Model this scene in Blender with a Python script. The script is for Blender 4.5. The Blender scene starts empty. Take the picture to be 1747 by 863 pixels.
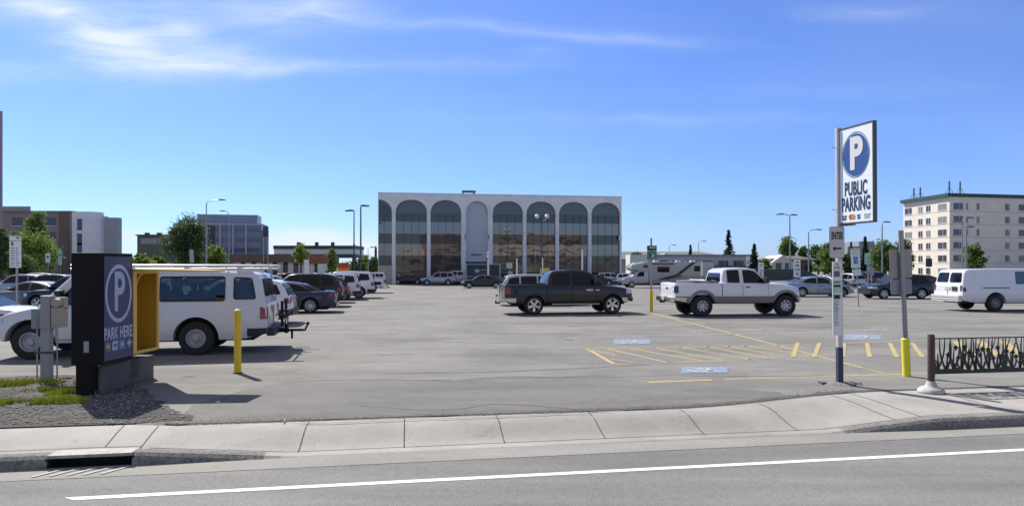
import bpy, bmesh, math, random
from math import sin, cos, pi, radians as R, sqrt, atan2, hypot
from mathutils import Vector, Matrix, noise as mnoise
import numpy as np

scene = bpy.context.scene
COL = scene.collection
random.seed(7)

# ------------------------------------------------------------------ camera, sky, sun
F = 1100.0          # focal length in pixels of the 1747 px wide photograph
HC = 2.2            # camera height above the car park
CX, HY = 873.5, 455.0
cam_d = bpy.data.cameras.new('camera'); cam = bpy.data.objects.new('camera', cam_d); COL.objects.link(cam)
cam.location = (0, 0, HC); cam.rotation_euler = (pi/2, 0, 0)
cam_d.sensor_width = 36.0; cam_d.lens = 36.0*F/1747.0
cam_d.shift_y = (HY-431.5)/1747.0
cam_d.clip_start = 0.1; cam_d.clip_end = 6000
scene.camera = cam

SUN_EL, SUN_AZ = 47.0, atan2(-0.66, 0.75)       # azimuth clockwise from +Y
to_sun = Vector((sin(SUN_AZ)*cos(R(SUN_EL)), cos(SUN_AZ)*cos(R(SUN_EL)), sin(R(SUN_EL))))
sun_d = bpy.data.lights.new('sun', 'SUN'); sun_d.energy = 4.0; sun_d.angle = R(0.53); sun_d.color = (1.0, 0.95, 0.87)
sun = bpy.data.objects.new('sun', sun_d); COL.objects.link(sun); sun.rotation_euler = to_sun.to_track_quat('Z', 'Y').to_euler()
scene.view_settings.view_transform = 'Standard'; scene.view_settings.look = 'None'
scene.view_settings.gamma = 1.0; scene.view_settings.use_curve_mapping = False
scene.view_settings.exposure = 0.75
scene.cycles.max_bounces = 6; scene.cycles.diffuse_bounces = 2; scene.cycles.glossy_bounces = 3

world = bpy.data.worlds.new('World'); scene.world = world; world.use_nodes = True
wn, wl = world.node_tree.nodes, world.node_tree.links
wn.clear()
def WN(t, **k):
    n = wn.new(t)
    for a, b in k.items(): setattr(n, a, b)
    return n
def wm(op, a, b=None, c=None, clamp=False):
    n = WN('ShaderNodeMath', operation=op, use_clamp=clamp)
    for i, v in enumerate((a, b, c)):
        if v is None: continue
        if isinstance(v, (int, float)): n.inputs[i].default_value = v
        else: wl.new(v, n.inputs[i])
    return n.outputs[0]
sky = WN('ShaderNodeTexSky', sky_type='NISHITA', sun_disc=False, sun_elevation=R(SUN_EL), sun_rotation=SUN_AZ,
         altitude=30, air_density=1.0, dust_density=0.35, ozone_density=3.0)
tc = WN('ShaderNodeTexCoord'); sp = WN('ShaderNodeSeparateXYZ'); wl.new(tc.outputs['Generated'], sp.inputs[0])
yy = wm('MAXIMUM', sp.outputs[1], 0.02)
u = wm('DIVIDE', sp.outputs[0], yy); v = wm('DIVIDE', sp.outputs[2], yy)
cb = WN('ShaderNodeCombineXYZ'); wl.new(u, cb.inputs[0]); wl.new(v, cb.inputs[1])
# gentle warp so that the cirrus curls
wp = WN('ShaderNodeTexNoise'); wp.inputs['Scale'].default_value = 3.2; wp.inputs['Detail'].default_value = 3
wl.new(cb.outputs[0], wp.inputs['Vector'])
ws = WN('ShaderNodeVectorMath', operation='SUBTRACT'); wl.new(wp.outputs['Color'], ws.inputs[0]); ws.inputs[1].default_value = (.5, .5, .5)
wsc = WN('ShaderNodeVectorMath', operation='MULTIPLY'); wl.new(ws.outputs[0], wsc.inputs[0]); wsc.inputs[1].default_value = (0.16, 0.07, 0)
wa = WN('ShaderNodeVectorMath', operation='ADD'); wl.new(cb.outputs[0], wa.inputs[0]); wl.new(wsc.outputs[0], wa.inputs[1])
def U(px): return (px-CX)/F
def VV(py): return (HY-py)/F
STREAKS = [  # px, py, half length, half width, angle (deg, + rises to the right), strength
    (130, 45, 260, 60, -16, .7), (215, 85, 150, 60, -10, .75), (30, 128, 150, 22, 2, .5), (330, 112, 260, 17, -3, .75),
    (400, 98, 110, 26, -12, .6), (640, 119, 420, 16, 0, .24), (305, 48, 70, 30, -35, .5), (520, 22, 170, 40, 2, .6),
    (640, 40, 190, 18, -2, .32), (860, 56, 300, 16, -4, .2), (1060, 70, 220, 14, -5, .22), (1470, 22, 150, 16, 5, .28),
    (1080, 203, 420, 13, 0, .16), (60, 20, 200, 22, -14, .4), (1360, 215, 300, 20, 1, .08), (930, 95, 80, 14, 0, .15),
    (545, 404, 110, 16, 0, 1.7), (600, 422, 170, 18, 0, 1.7), (205, 410, 80, 14, 0, 1.3), (490, 412, 70, 12, 0, 1.2), (330, 30, 220, 40, -8, .35), (1400, 160, 500, 20, 2, .07),]
acc = None
for (px, py, a, b, ang, s) in STREAKS:
    m = WN('ShaderNodeMapping', vector_type='TEXTURE')
    m.inputs['Location'].default_value = (U(px), VV(py), 0); m.inputs['Rotation'].default_value = (0, 0, R(ang))
    m.inputs['Scale'].default_value = (a*1.5/F, b*1.6/F, 1)
    g = WN('ShaderNodeTexGradient', gradient_type='QUADRATIC_SPHERE')
    wl.new(wa.outputs[0], m.inputs['Vector']); wl.new(m.outputs[0], g.inputs[0])
    acc = wm('MULTIPLY', g.outputs['Fac'], s) if acc is None else wm('MULTIPLY_ADD', g.outputs['Fac'], s, acc)
def wnoise(scale, sx, sy, rot, detail=5, rough=.55, dist=0.0):
    m = WN('ShaderNodeMapping'); m.inputs['Scale'].default_value = (sx, sy, 1); m.inputs['Rotation'].default_value = (0, 0, R(rot))
    n = WN('ShaderNodeTexNoise'); n.inputs['Scale'].default_value = scale; n.inputs['Detail'].default_value = detail
    n.inputs['Roughness'].default_value = rough; n.inputs['Distortion'].default_value = dist
    wl.new(wa.outputs[0], m.inputs['Vector']); wl.new(m.outputs[0], n.inputs['Vector'])
    return n.outputs['Fac']
fine = wnoise(5, 1, 7, 6, 6, .6, .5)
big = wnoise(2.3, 1, 3.4, 0, 4, .5, .3)
fm = wm('MULTIPLY_ADD', fine, 2.4, -0.5, True)
mask = wm('MULTIPLY', acc, fm)
veil = wm('MULTIPLY_ADD', wm('MULTIPLY_ADD', big, 1.8, -0.75, True), 0.12, 0.035)
mask = wm('ADD', mask, veil, None, True)
mask = wm('MULTIPLY', mask, 1.0, None, True)
# pale sky added out of view, overhead and behind the camera, as ambient fill
# slight tint: the photograph's sky is a purer blue than the bare model
tint = WN('ShaderNodeMixRGB', blend_type='MULTIPLY'); tint.inputs[0].default_value = 1.0
wl.new(sky.outputs[0], tint.inputs[1]); tint.inputs[2].default_value = (0.45, 0.60, 1.0, 1)
mx = WN('ShaderNodeMixRGB'); wl.new(mask, mx.inputs[0]); wl.new(tint.outputs[0], mx.inputs[1]); mx.inputs[2].default_value = (4.9, 5.5, 6.2, 1)
bg = WN('ShaderNodeBackground'); bg.inputs['Strength'].default_value = 0.10
def mapr(x, a, b):
    n = WN('ShaderNodeMapRange', interpolation_type='SMOOTHSTEP'); n.inputs[1].default_value = a; n.inputs[2].default_value = b; wl.new(x, n.inputs[0]); return n.outputs[0]
over = wm('MAXIMUM', mapr(sp.outputs[2], .45, .75), wm('MULTIPLY', mapr(sp.outputs[2], .16, .42), mapr(wm('MULTIPLY', sp.outputs[1], -1), -.1, .3)))  # weight of the added fill sky: high up, and lower behind the camera
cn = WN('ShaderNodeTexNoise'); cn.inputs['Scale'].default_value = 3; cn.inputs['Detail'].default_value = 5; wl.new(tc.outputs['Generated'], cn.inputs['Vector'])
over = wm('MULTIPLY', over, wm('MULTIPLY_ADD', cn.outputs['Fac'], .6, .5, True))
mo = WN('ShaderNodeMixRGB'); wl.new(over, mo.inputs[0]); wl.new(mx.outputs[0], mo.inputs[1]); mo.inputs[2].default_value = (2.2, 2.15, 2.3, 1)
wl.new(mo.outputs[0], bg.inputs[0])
wo = WN('ShaderNodeOutputWorld'); wl.new(bg.outputs[0], wo.inputs[0])

# ------------------------------------------------------------------ coordinates
def gz(Y):
    if Y <= 30: return 0.0
    if Y >= 85: return -0.35
    t = (Y-30)/55.0
    return -0.35*t
def G(px, py):                       # the point of the ground seen at a pixel of the photograph
    Y = 30.0
    for _ in range(30): Y = F*(HC-gz(Y))/(py-HY)
    return Vector(((px-CX)/F*Y, Y, gz(Y)))
def X(px, Y): return (px-CX)/F*Y
def Z(py, Y): return HC+(HY-py)/F*Y
TH = R(9.0)                          # the street runs 9 degrees off the picture plane
def ST(s, t, z=0.0): return Vector((s*cos(TH)-t*sin(TH), s*sin(TH)+t*cos(TH), z))
def st_of(x, y): return (x*cos(TH)+y*sin(TH), -x*sin(TH)+y*cos(TH))

# ------------------------------------------------------------------ materials
MATS = {}
def mat(name, col=(.5, .5, .5), rough=.6, metal=0.0, coat=0.0, spec=None, emit=None, var=0.0, vscale=8.0, bump=0.0, bscale=30.0, vcol=None):
    if name in MATS: return MATS[name]
    m = bpy.data.materials.new(name); m.use_nodes = True; MATS[name] = m
    nt = m.node_tree; b = nt.nodes['Principled BSDF']
    b.inputs['Base Color'].default_value = (*col, 1); b.inputs['Roughness'].default_value = rough
    b.inputs['Metallic'].default_value = metal; b.inputs['Coat Weight'].default_value = coat
    b.inputs['Coat Roughness'].default_value = 0.06
    if spec is not None: b.inputs['Specular IOR Level'].default_value = spec
    if emit: b.inputs['Emission Color'].default_value = (*emit[:3], 1); b.inputs['Emission Strength'].default_value = emit[3]
    if var or vcol:
        t = nt.nodes.new('ShaderNodeTexCoord'); n = nt.nodes.new('ShaderNodeTexNoise'); n.inputs['Scale'].default_value = vscale; n.inputs['Detail'].default_value = 6
        n.inputs['Roughness'].default_value = .65
        nt.links.new(t.outputs['Object'], n.inputs['Vector'])
        r = nt.nodes.new('ShaderNodeValToRGB'); r.color_ramp.elements[0].position = .32; r.color_ramp.elements[1].position = .68
        c2 = vcol if vcol else tuple(min(1, c*(1+var)) for c in col); c1 = tuple(c*(1-var) for c in col) if not vcol else col
        r.color_ramp.elements[0].color = (*c1, 1); r.color_ramp.elements[1].color = (*c2, 1)
        nt.links.new(n.outputs['Fac'], r.inputs[0]); nt.links.new(r.outputs[0], b.inputs['Base Color'])
    if bump:
        t = nt.nodes.new('ShaderNodeTexCoord'); n = nt.nodes.new('ShaderNodeTexNoise'); n.inputs['Scale'].default_value = bscale; n.inputs['Detail'].default_value = 4
        nt.links.new(t.outputs['Object'], n.inputs['Vector'])
        bp = nt.nodes.new('ShaderNodeBump'); bp.inputs['Strength'].default_value = bump; bp.inputs['Distance'].default_value = .02
        nt.links.new(n.outputs['Fac'], bp.inputs['Height']); nt.links.new(bp.outputs[0], b.inputs['Normal'])
    return m

def graph(name, rough=.85, spec=.3):
    m = bpy.data.materials.new(name); m.use_nodes = True; MATS[name] = m
    nt = m.node_tree; b = nt.nodes['Principled BSDF']; b.inputs['Roughness'].default_value = rough; b.inputs['Specular IOR Level'].default_value = spec
    t = nt.nodes.new('ShaderNodeTexCoord')
    def N(scale, detail=4, rough=.6, sc=(1, 1, 1), rot=0, dist=0.0, kind='n', loc=(0, 0, 0)):
        mp = nt.nodes.new('ShaderNodeMapping'); mp.inputs['Scale'].default_value = sc; mp.inputs['Rotation'].default_value = (0, 0, rot); mp.inputs['Location'].default_value = loc
        nt.links.new(t.outputs['Object'], mp.inputs[0])
        if kind == 'n':
            n = nt.nodes.new('ShaderNodeTexNoise'); n.inputs['Detail'].default_value = detail; n.inputs['Roughness'].default_value = rough; n.inputs['Distortion'].default_value = dist; out = 'Fac'
        else:
            n = nt.nodes.new('ShaderNodeTexVoronoi'); out = 'Distance'
            if kind == 'e': n.feature = 'DISTANCE_TO_EDGE'
        n.inputs['Scale'].default_value = scale
        nt.links.new(mp.outputs[0], n.inputs['Vector'])
        return n.outputs[out]
    def ramp(x, stops):
        r = nt.nodes.new('ShaderNodeValToRGB'); e = r.color_ramp.elements
        while len(e) < len(stops): e.new(0.5)
        for k, (p, c) in enumerate(stops):
            e[k].position = p; e[k].color = ((c, c, c, 1) if isinstance(c, (int, float)) else (*c, 1))
        nt.links.new(x, r.inputs[0]); return r.outputs[0]
    def mixc(kind, f, a, b2):
        x = nt.nodes.new('ShaderNodeMixRGB'); x.blend_type = kind
        for i, q in enumerate((f, a, b2)):
            if isinstance(q, (int, float)): x.inputs[i].default_value = q
            elif isinstance(q, tuple): x.inputs[i].default_value = (*q, 1)
            else: nt.links.new(q, x.inputs[i])
        return x.outputs[0]
    def done(c, h=None, strength=.3, dist=.01):
        nt.links.new(c, b.inputs['Base Color'])
        if h is not None:
            bp = nt.nodes.new('ShaderNodeBump'); bp.inputs['Strength'].default_value = strength; bp.inputs['Distance'].default_value = dist
            nt.links.new(h, bp.inputs['Height']); nt.links.new(bp.outputs[0], b.inputs['Normal'])
        return m
    return N, ramp, mixc, done

# car park asphalt: aged, pale, with long faint bands, patches and stains
N, rp, mc, dn = graph('lot_asphalt', .9, .25)
c = rp(N(.35, 5, .6, dist=.6), [(.3, (0.177, 0.173, 0.163)), (.5, (0.212, 0.206, 0.193)), (.72, (0.242, 0.234, 0.218))])
c = mc('MULTIPLY', .8, c, rp(N(.5, 4, .55, sc=(.25, 1.6, 1), rot=R(-9)), [(.35, .80), (.6, 1.05)]))
c = mc('MULTIPLY', .7, c, rp(N(3.2, 4, .6, sc=(.5, 1, 1)), [(.3, .86), (.65, 1.08)]))
c = mc('MULTIPLY', .6, c, rp(N(55, 3, .7), [(.3, .72), (.7, 1.22)]))
c = mc('MULTIPLY', .85, c, rp(N(.9, 5, .7, sc=(.6, 1.3, 1), loc=(4, 2, 0), dist=1.2), [(.24, .68), (.36, 1.0)]))
c = mc('MULTIPLY', .8, c, rp(N(.55, 3, .5, kind='v', loc=(.3, .7, 0)), [(.03, .5), (.095, 1.0)]))
c = mc('MULTIPLY', .75, c, rp(N(1.7, 6, .75, sc=(1.5, .6, 1), loc=(9, 1, 0), dist=1.8), [(.30, .72), (.40, 1.0)]))
c = mc('MULTIPLY', .55, c, rp(N(.16, 3, .5, sc=(1, 2.2, 1), rot=R(-9), loc=(2, 5, 0)), [(.42, .82), (.47, 1.03)]))
M_LOT = dn(c, N(55, 4, .7), .35, .012)
N, rp, mc, dn = graph('apron_asphalt', .9, .25)
c = rp(N(.8, 6, .7, sc=(.4, 1.6, 1), rot=R(-7), dist=1.0), [(.3, (0.132, 0.128, 0.120)), (.55, (0.172, 0.167, 0.158)), (.75, (0.196, 0.190, 0.179))])
c = mc('MULTIPLY', .7, c, rp(N(4.5, 6, .75, dist=1.0), [(.3, .78), (.5, 1.05)])); c = mc('MULTIPLY', .6, c, rp(N(55, 3, .7), [(.3, .72), (.7, 1.22)])); M_APRON = dn(c, N(55, 4, .7), .45, .012)
# street asphalt: coarser, bright chips
N, rp, mc, dn = graph('street_asphalt', .88, .3)
c = rp(N(.8, 5, .6, sc=(.35, 1.5, 1), rot=R(-9)), [(.3, (0.177, 0.176, 0.171)), (.7, (0.229, 0.227, 0.218))])
c = mc('MULTIPLY', .8, c, rp(N(1.3, 3, .5, sc=(.12, 1.2, 1), rot=R(-9)), [(.38, .80), (.62, 1.08)]))
c = mc('MULTIPLY', .9, c, rp(N(60, 3, .75), [(.3, .55), (.7, 1.4)]))
c = mc('MULTIPLY', .85, c, rp(N(17, 4, .8, dist=.5), [(.32, .84), (.6, 1.12)]))
c = mc('MIX', rp(N(13, 2, .5, kind='v'), [(.07, .6), (.12, 0.0)]), c, (.44, .43, .41))
M_STREET = dn(c, N(60, 4, .75), .6, .015)
# sidewalk concrete
N, rp, mc, dn = graph('sidewalk_concrete', .85, .3)
c = rp(N(1.1, 5, .6, dist=.4), [(.3, (0.298, 0.285, 0.260)), (.7, (0.381, 0.368, 0.342))])
c = mc('MULTIPLY', .7, c, rp(N(.5, 3, .5, sc=(.3, 1.4, 1), rot=R(-9)), [(.35, .85), (.6, 1.06)]))
c = mc('MULTIPLY', .6, c, rp(N(40, 4, .7), [(.3, .8), (.7, 1.15)]))
c = mc('MULTIPLY', .8, c, rp(N(2.6, 6, .75, dist=1.2), [(.30, .72), (.44, 1.0)]))
M_WALK = dn(c, N(70, 4, .7), .25, .008)
N, rp, mc, dn = graph('gutter_concrete', .88, .3)
c = rp(N(1.3, 5, .65, sc=(.4, 1.5, 1), rot=R(-9)), [(.3, (0.229, 0.221, 0.203)), (.7, (0.311, 0.303, 0.281))]); c = mc('MULTIPLY', .8, c, rp(N(30, 4, .75), [(.3, .7), (.65, 1.15)]))
M_GUT = dn(c, N(60, 4, .7), .4, .01)
N, rp, mc, dn = graph('kerb_concrete', .9, .25)
c = rp(N(3, 5, .65, dist=.6), [(.3, (0.234, 0.229, 0.216)), (.7, (0.346, 0.337, 0.320))])
c = mc('MULTIPLY', .9, c, rp(N(22, 4, .75), [(.35, .5), (.6, 1.15)]))
M_KERB = dn(c, N(26, 5, .8), .9, .04)
N, rp, mc, dn = graph('worn_yellow_paint', .75, .3)
c = mc('MIX', rp(N(16, 6, .85, dist=.8), [(.42, 0.0), (.53, 1.0)]), (.235, .225, .205), (.52, .40, .14))
c = mc('MULTIPLY', .5, c, rp(N(50, 3, .6), [(.3, .75), (.7, 1.15)]))
M_YEL = dn(c)
N, rp, mc, dn = graph('faded_white_paint', .75, .3)
c = mc('MIX', rp(N(7, 5, .75, dist=.5), [(.42, 0.0), (.56, 1.0)]), (.235, .23, .22), (.52, .51, .48))
M_WFADE = dn(c)
N, rp, mc, dn = graph('faded_blue_paint', .75, .3)
c = mc('MIX', rp(N(7, 6, .85, dist=1.0), [(.44, 0.0), (.57, .95)]), (.235, .235, .24), (.19, .29, .48))
M_BLUE = dn(c)
N, rp, mc, dn = graph('fresh_white_paint', .6, .3)
c = rp(N(20, 4, .6), [(.3, (.66, .66, .64)), (.6, (.82, .82, .80))]); c = mc('MIX', rp(N(28, 6, .8), [(.30, .8), (.38, 0.0)]), c, (.3, .3, .29)); M_WLINE = dn(c)
N, rp, mc, dn = graph('gravel_ground', .95, .2)
c = rp(N(2.0, 5, .7), [(.3, (0.065, 0.062, 0.059)), (.55, (0.104, 0.099, 0.091)), (.75, (0.164, 0.156, 0.143))])
c = mc('MULTIPLY', .95, c, rp(N(30, 2, .5, kind='v'), [(.05, .35), (.4, 1.35)]))
M_GRAVEL = dn(c, N(34, 3, .6), 1.0, .05)
N, rp, mc, dn = graph('far_ground', .95, .2)
c = rp(N(.02, 4, .6), [(.4, (.16, .16, .155)), (.55, (.08, .11, .04))]); M_FAR = dn(c)
N, rp, mc, dn = graph('broken_asphalt_edge', .95, .2)
c = rp(N(14, 6, .8, dist=.8), [(.35, (.07, .068, .064)), (.55, (.14, .136, .128)), (.7, (.25, .24, .22))]); M_EDGE = dn(c, N(30, 5, .8), .9, .03)
M_SEAL = mat('crack_sealant', (.075, .073, .07), .7, var=.3, vscale=6)
M_SEAL2 = mat('faint_sealant', (.155, .15, .145), .8, var=.25, vscale=4)
M_JOINT = mat('joint_dirt', (.07, .065, .06), .95, var=.4, vscale=12)

# ------------------------------------------------------------------ mesh helpers
class MB:
    def __init__(s): s.v = []; s.f = []
    def add(s, vs, fs, M=None):
        o = len(s.v)
        s.v += [tuple(M @ Vector(p)) for p in vs] if M is not None else [tuple(p) for p in vs]
        s.f += [tuple(i+o for i in f) for f in fs]; return s
    def box(s, x0, x1, y0, y1, z0, z1, M=None):
        vs = [(x, y, z) for z in (z0, z1) for y in (y0, y1) for x in (x0, x1)]
        return s.add(vs, [(0, 2, 3, 1), (4, 5, 7, 6), (0, 1, 5, 4), (2, 6, 7, 3), (0, 4, 6, 2), (1, 3, 7, 5)], M)
    def quad(s, a, b, c, d): return s.add([a, b, c, d], [(0, 1, 2, 3)])
    def tube(s, pts, r, n=8, cap=True, M=None):
        pts = [Vector(p) for p in pts]; rs = r if isinstance(r, (list, tuple)) else [r]*len(pts)
        vs = []; fs = []; up = None
        for i, p in enumerate(pts):
            d = (pts[min(i+1, len(pts)-1)]-pts[max(i-1, 0)]).normalized()
            a = Vector((0, 0, 1)) if abs(d.z) < .9 else Vector((1, 0, 0))
            if up is None: up = (a-d*a.dot(d)).normalized()
            else: up = (up-d*up.dot(d)).normalized()
            w = d.cross(up)
            for k in range(n):
                t = 2*pi*k/n; vs.append(p+(up*cos(t)+w*sin(t))*rs[i])
        for i in range(len(pts)-1):
            for k in range(n):
                k2 = (k+1) % n; fs.append((i*n+k, i*n+k2, (i+1)*n+k2, (i+1)*n+k))
        if cap: fs.append(tuple(range(n-1, -1, -1))); fs.append(tuple((len(pts)-1)*n+k for k in range(n)))
        return s.add(vs, fs, M)
    def bar(s, a, b, r, n=8): return s.tube([a, b], r, n)
    def prism(s, poly, d0, d1, ax='y', M=None):          # polygon in the two other axes, pushed along ax
        def P(p, d):
            if ax == 'y': return (p[0], d, p[1])
            if ax == 'x': return (d, p[0], p[1])
            return (p[0], p[1], d)
        n = len(poly); vs = [P(p, d0) for p in poly]+[P(p, d1) for p in poly]
        fs = [tuple(range(n)), tuple(range(2*n-1, n-1, -1))]+[(i, (i+1) % n+0, (i+1) % n+n, i+n) for i in range(n)]
        return s.add(vs, fs, M)
    def lathe(s, prof, n=24, M=None, ax='z'):            # prof: (r, h)
        vs = []; fs = []
        for r, h in prof:
            for k in range(n):
                t = 2*pi*k/n
                vs.append((r*cos(t), r*sin(t), h) if ax == 'z' else (r*cos(t), h, r*sin(t)))
        for i in range(len(prof)-1):
            for k in range(n):
                k2 = (k+1) % n; fs.append((i*n+k, i*n+k2, (i+1)*n+k2, (i+1)*n+k))
        return s.add(vs, fs, M)
    def mesh(s, name, smooth=None, merge=0.0, bevel=None):
        me = bpy.data.meshes.new(name); me.from_pydata(s.v, [], s.f)
        bm = bmesh.new(); bm.from_mesh(me)
        if merge: bmesh.ops.remove_doubles(bm, verts=bm.verts, dist=merge); bmesh.ops.dissolve_degenerate(bm, edges=bm.edges, dist=merge*.5)
        bmesh.ops.recalc_face_normals(bm, faces=bm.faces)
        if bevel:
            es = [e for e in bm.edges if len(e.link_faces) == 2 and e.calc_face_angle(0) > R(20)]
            bmesh.ops.bevel(bm, geom=es, offset=bevel, segments=2, profile=.6, affect='EDGES', clamp_overlap=True)
        bm.to_mesh(me); bm.free()
        if smooth is not None:
            me.shade_smooth(); me.set_sharp_from_angle(angle=R(smooth))
        return me

def link(name, me, m=None, parent=None, loc=None, rot=None):
    o = bpy.data.objects.new(name, me); COL.objects.link(o)
    if m is not None:
        if len(me.materials) == 0: me.materials.append(m)
        elif me.materials[0] is not m:
            o.material_slots[0].link = 'OBJECT'; o.material_slots[0].material = m
    if parent is not None: o.parent = parent
    if loc is not None: o.location = loc
    if rot is not None: o.rotation_euler = (0, 0, rot) if isinstance(rot, (int, float)) else rot
    return o
def tag(o, label=None, cat=None, group=None, kind=None):
    if label: o['label'] = label
    if cat: o['category'] = cat
    if group: o['group'] = group
    if kind: o['kind'] = kind
    return o
def thing(name, label, cat, loc=(0, 0, 0), rot=0, group=None):
    o = bpy.data.objects.new(name, None); COL.objects.link(o); o.location = loc; o.rotation_euler = (0, 0, rot) if isinstance(rot, (int, float)) else rot
    o.empty_display_size = .2
    return tag(o, label, cat, group)
def part(name, mb, m, parent, smooth=None, label=None, merge=0.0, bevel=None):
    o = link(name, mb.mesh(name, smooth, merge, bevel), m, parent)
    if label: o['label'] = label
    return o
def solo(name, mb, m, label, cat, loc=(0, 0, 0), rot=0, group=None, smooth=None, merge=0.0, bevel=None):
    return tag(link(name, mb.mesh(name, smooth, merge, bevel), m, None, loc, rot), label, cat, group)
def struct(name, mb, m, smooth=None, kind='structure', label=None):
    o = link(name, mb.mesh(name, smooth), m); o['kind'] = kind
    if label: o['label'] = label
    return o
def text_mesh(s, size, bold=0.0, sx=1.0, ext=0.002, align='CENTER', space=1.0):
    cu = bpy.data.curves.new('lettering', 'FONT'); cu.body = s; cu.size = size; cu.align_x = align; cu.align_y = 'CENTER'; cu.offset = bold; cu.extrude = ext
    cu.space_character = space
    o = bpy.data.objects.new('lettering', cu); COL.objects.link(o)
    dg = bpy.context.evaluated_depsgraph_get(); me = bpy.data.meshes.new_from_object(o.evaluated_get(dg))
    bpy.data.objects.remove(o); bpy.data.curves.remove(cu)
    me.transform(Matrix.Diagonal((sx, 1, 1, 1))); me.name = 'lettering'
    return me
def lettering(name, s, size, parent, M, m, bold=0, sx=1.0, **k):      # M: matrix that stands the text up in parent space
    me = text_mesh(s, size, bold, sx, **k); me.transform(M); return link(name, me, m, parent)
def frame_of(o, ux, uz):                                             # a matrix whose local X runs along ux, local Y along uz
    ux = Vector(ux).normalized(); uz = Vector(uz).normalized(); n = ux.cross(uz)
    M = Matrix((ux, uz, n)).transposed().to_4x4(); M.translation = Vector(o); return M
# ------------------------------------------------------------------ the ground
ZR = -0.20
def strip_grid(ss, ts, zf):
    mb = MB(); n = len(ts)
    vs = [ST(s, t, zf(s, t)) for s in ss for t in ts]
    fs = [(i*n+j, (i+1)*n+j, (i+1)*n+j+1, i*n+j+1) for i in range(len(ss)-1) for j in range(n-1)]
    return mb.add(vs, fs)
def lin(a, b, n): return [a+(b-a)*i/n for i in range(n+1)]
def clamp(x, a=0.0, b=1.0): return max(a, min(b, x))
def smooth(x): x = clamp(x); return x*x*(3-2*x)
T_K = 8.47
def kerb_top(s):                       # height of the kerb line along the street: lowered at the driveway
    if s < -3.3: return -0.045
    if s < -1.5: return -0.045-0.135*(s+3.3)/1.8
    if s < 6.0: return -0.18
    if s < 7.7: return -0.18+0.135*(s-6.0)/1.7
    return -0.045
def t_back(s):
    if s < -4.2: return 9.86
    if s < -3.2: return 9.86-(s+4.2)*.26
    if s < 4: return 9.60-(s+3.2)*.012
    if s < 8.2: return 9.51+smooth((s-4)/4.2)*.75
    return 10.26
ss = sorted(set([-60, -40, -25, -18, -12]+[round(x, 3) for x in lin(-9, 13, 110)]+[18, 25, 40, 60, -4.26, -3.32]))
struct('street', strip_grid([-60, -20, -5, 5, 20, 60], [-40, -10, 0, 4, 8.03], lambda s, t: ZR), M_STREET)
struct('gutter', strip_grid(ss, [8.01, 8.25, T_K-.02], lambda s, t: ZR+.004), M_GUT)
# kerb: battered face and a worn top edge
mb = MB(); low = MB(); sk = ss; rows = []
for s in sk:
    k = kerb_top(s); h = k-ZR; w = (.5+.5*mnoise.noise(Vector((s*6, 0, 0))))*clamp((h-.03)/.03); w2 = mnoise.noise(Vector((s*19, 3, 0)))
    rough = clamp(h/.05)
    rows.append([ST(s, T_K-.05-.02*w*rough*.5, ZR), ST(s, T_K-.035-.01*w2*rough, k-.035*rough-.012*w*rough), ST(s, T_K-.005+.02*w*rough, k-.004), ST(s, T_K+.13, k+.0)])
for i in range(len(sk)-1):
    if -4.27 < sk[i] < -3.33: continue               # the storm drain takes this stretch
    tgt = low if max(kerb_top(sk[i]), kerb_top(sk[i+1]))-ZR < .045 else mb
    for j in range(3): tgt.quad(rows[i][j], rows[i+1][j], rows[i+1][j+1], rows[i][j+1])
struct('kerb', mb, M_KERB, smooth=50); struct('driveway_lip', low, M_WALK, smooth=50)
# sidewalk sheet between kerb and car park
fr = [0, .12, .25, .4, .55, .7, .85, 1]
mb = MB(); vs = []; n = len(fr)
for s in ss:
    tb = t_back(s)
    for f in fr:
        t = T_K+.13+(tb-T_K-.13)*f
        vs.append(ST(s, t, kerb_top(s)*(1-smooth(f*1.3))-.012*smooth(f*1.3)))
mb.add(vs, [(i*n+j, (i+1)*n+j, (i+1)*n+j+1, i*n+j+1) for i in range(len(ss)-1) for j in range(n-1)])
struct('sidewalk', mb, M_WALK, smooth=60)
def walk_z(s, t):
    f = clamp((t-T_K-.13)/(t_back(s)-T_K-.13)); return kerb_top(s)*(1-smooth(f*1.3))-.012*smooth(f*1.3)
# car park and everything beyond: one sheet out to the horizon, rolling down a little away from the street
mb = MB(); vs = []
sl = [-3000, -800, -300, -120, -60, -40]+lin(-30, 40, 140)+[50, 80, 140, 300, 800, 3000]
tl = [0, .04, .1, .16, .3, .8, 2, 5, 9, 13, 17, 20, 23, 28, 34, 42, 52, 62, 72, 78, 84, 110, 200, 500, 1200, 3500]
for s in sl:
    tb = t_back(s)+ .02*mnoise.noise(Vector((s*4, 1, 0)))+.03*mnoise.noise(Vector((s*1.3, 5, 0)))
    for j, d in enumerate(tl):
        p = ST(s, tb+d-.02); z = [-.03, -.004, .0, .0][j] if j < 4 else 0.0
        p.z = gz(p.y)+z; vs.append(p)
n = len(tl)
mb.add(vs, [(i*n+j, (i+1)*n+j, (i+1)*n+j+1, i*n+j+1) for i in range(len(sl)-1) for j in range(n-1)])
struct('car_park', mb, M_LOT, smooth=60)
# ground under and behind the street, so that nothing ends in a void
mb = MB(); mb.quad((-3000, -3000, -.5), (3000, -3000, -.5), (3000, 8, -.5), (-3000, 8, -.5)); struct('ground', mb, M_FAR)
mb = MB(); mb.quad(ST(-60, -60, -.05), ST(60, -60, -.05), ST(60, -10, -.05), ST(-60, -10, -.05)); struct('far_sidewalk', mb, M_WALK)

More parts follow.
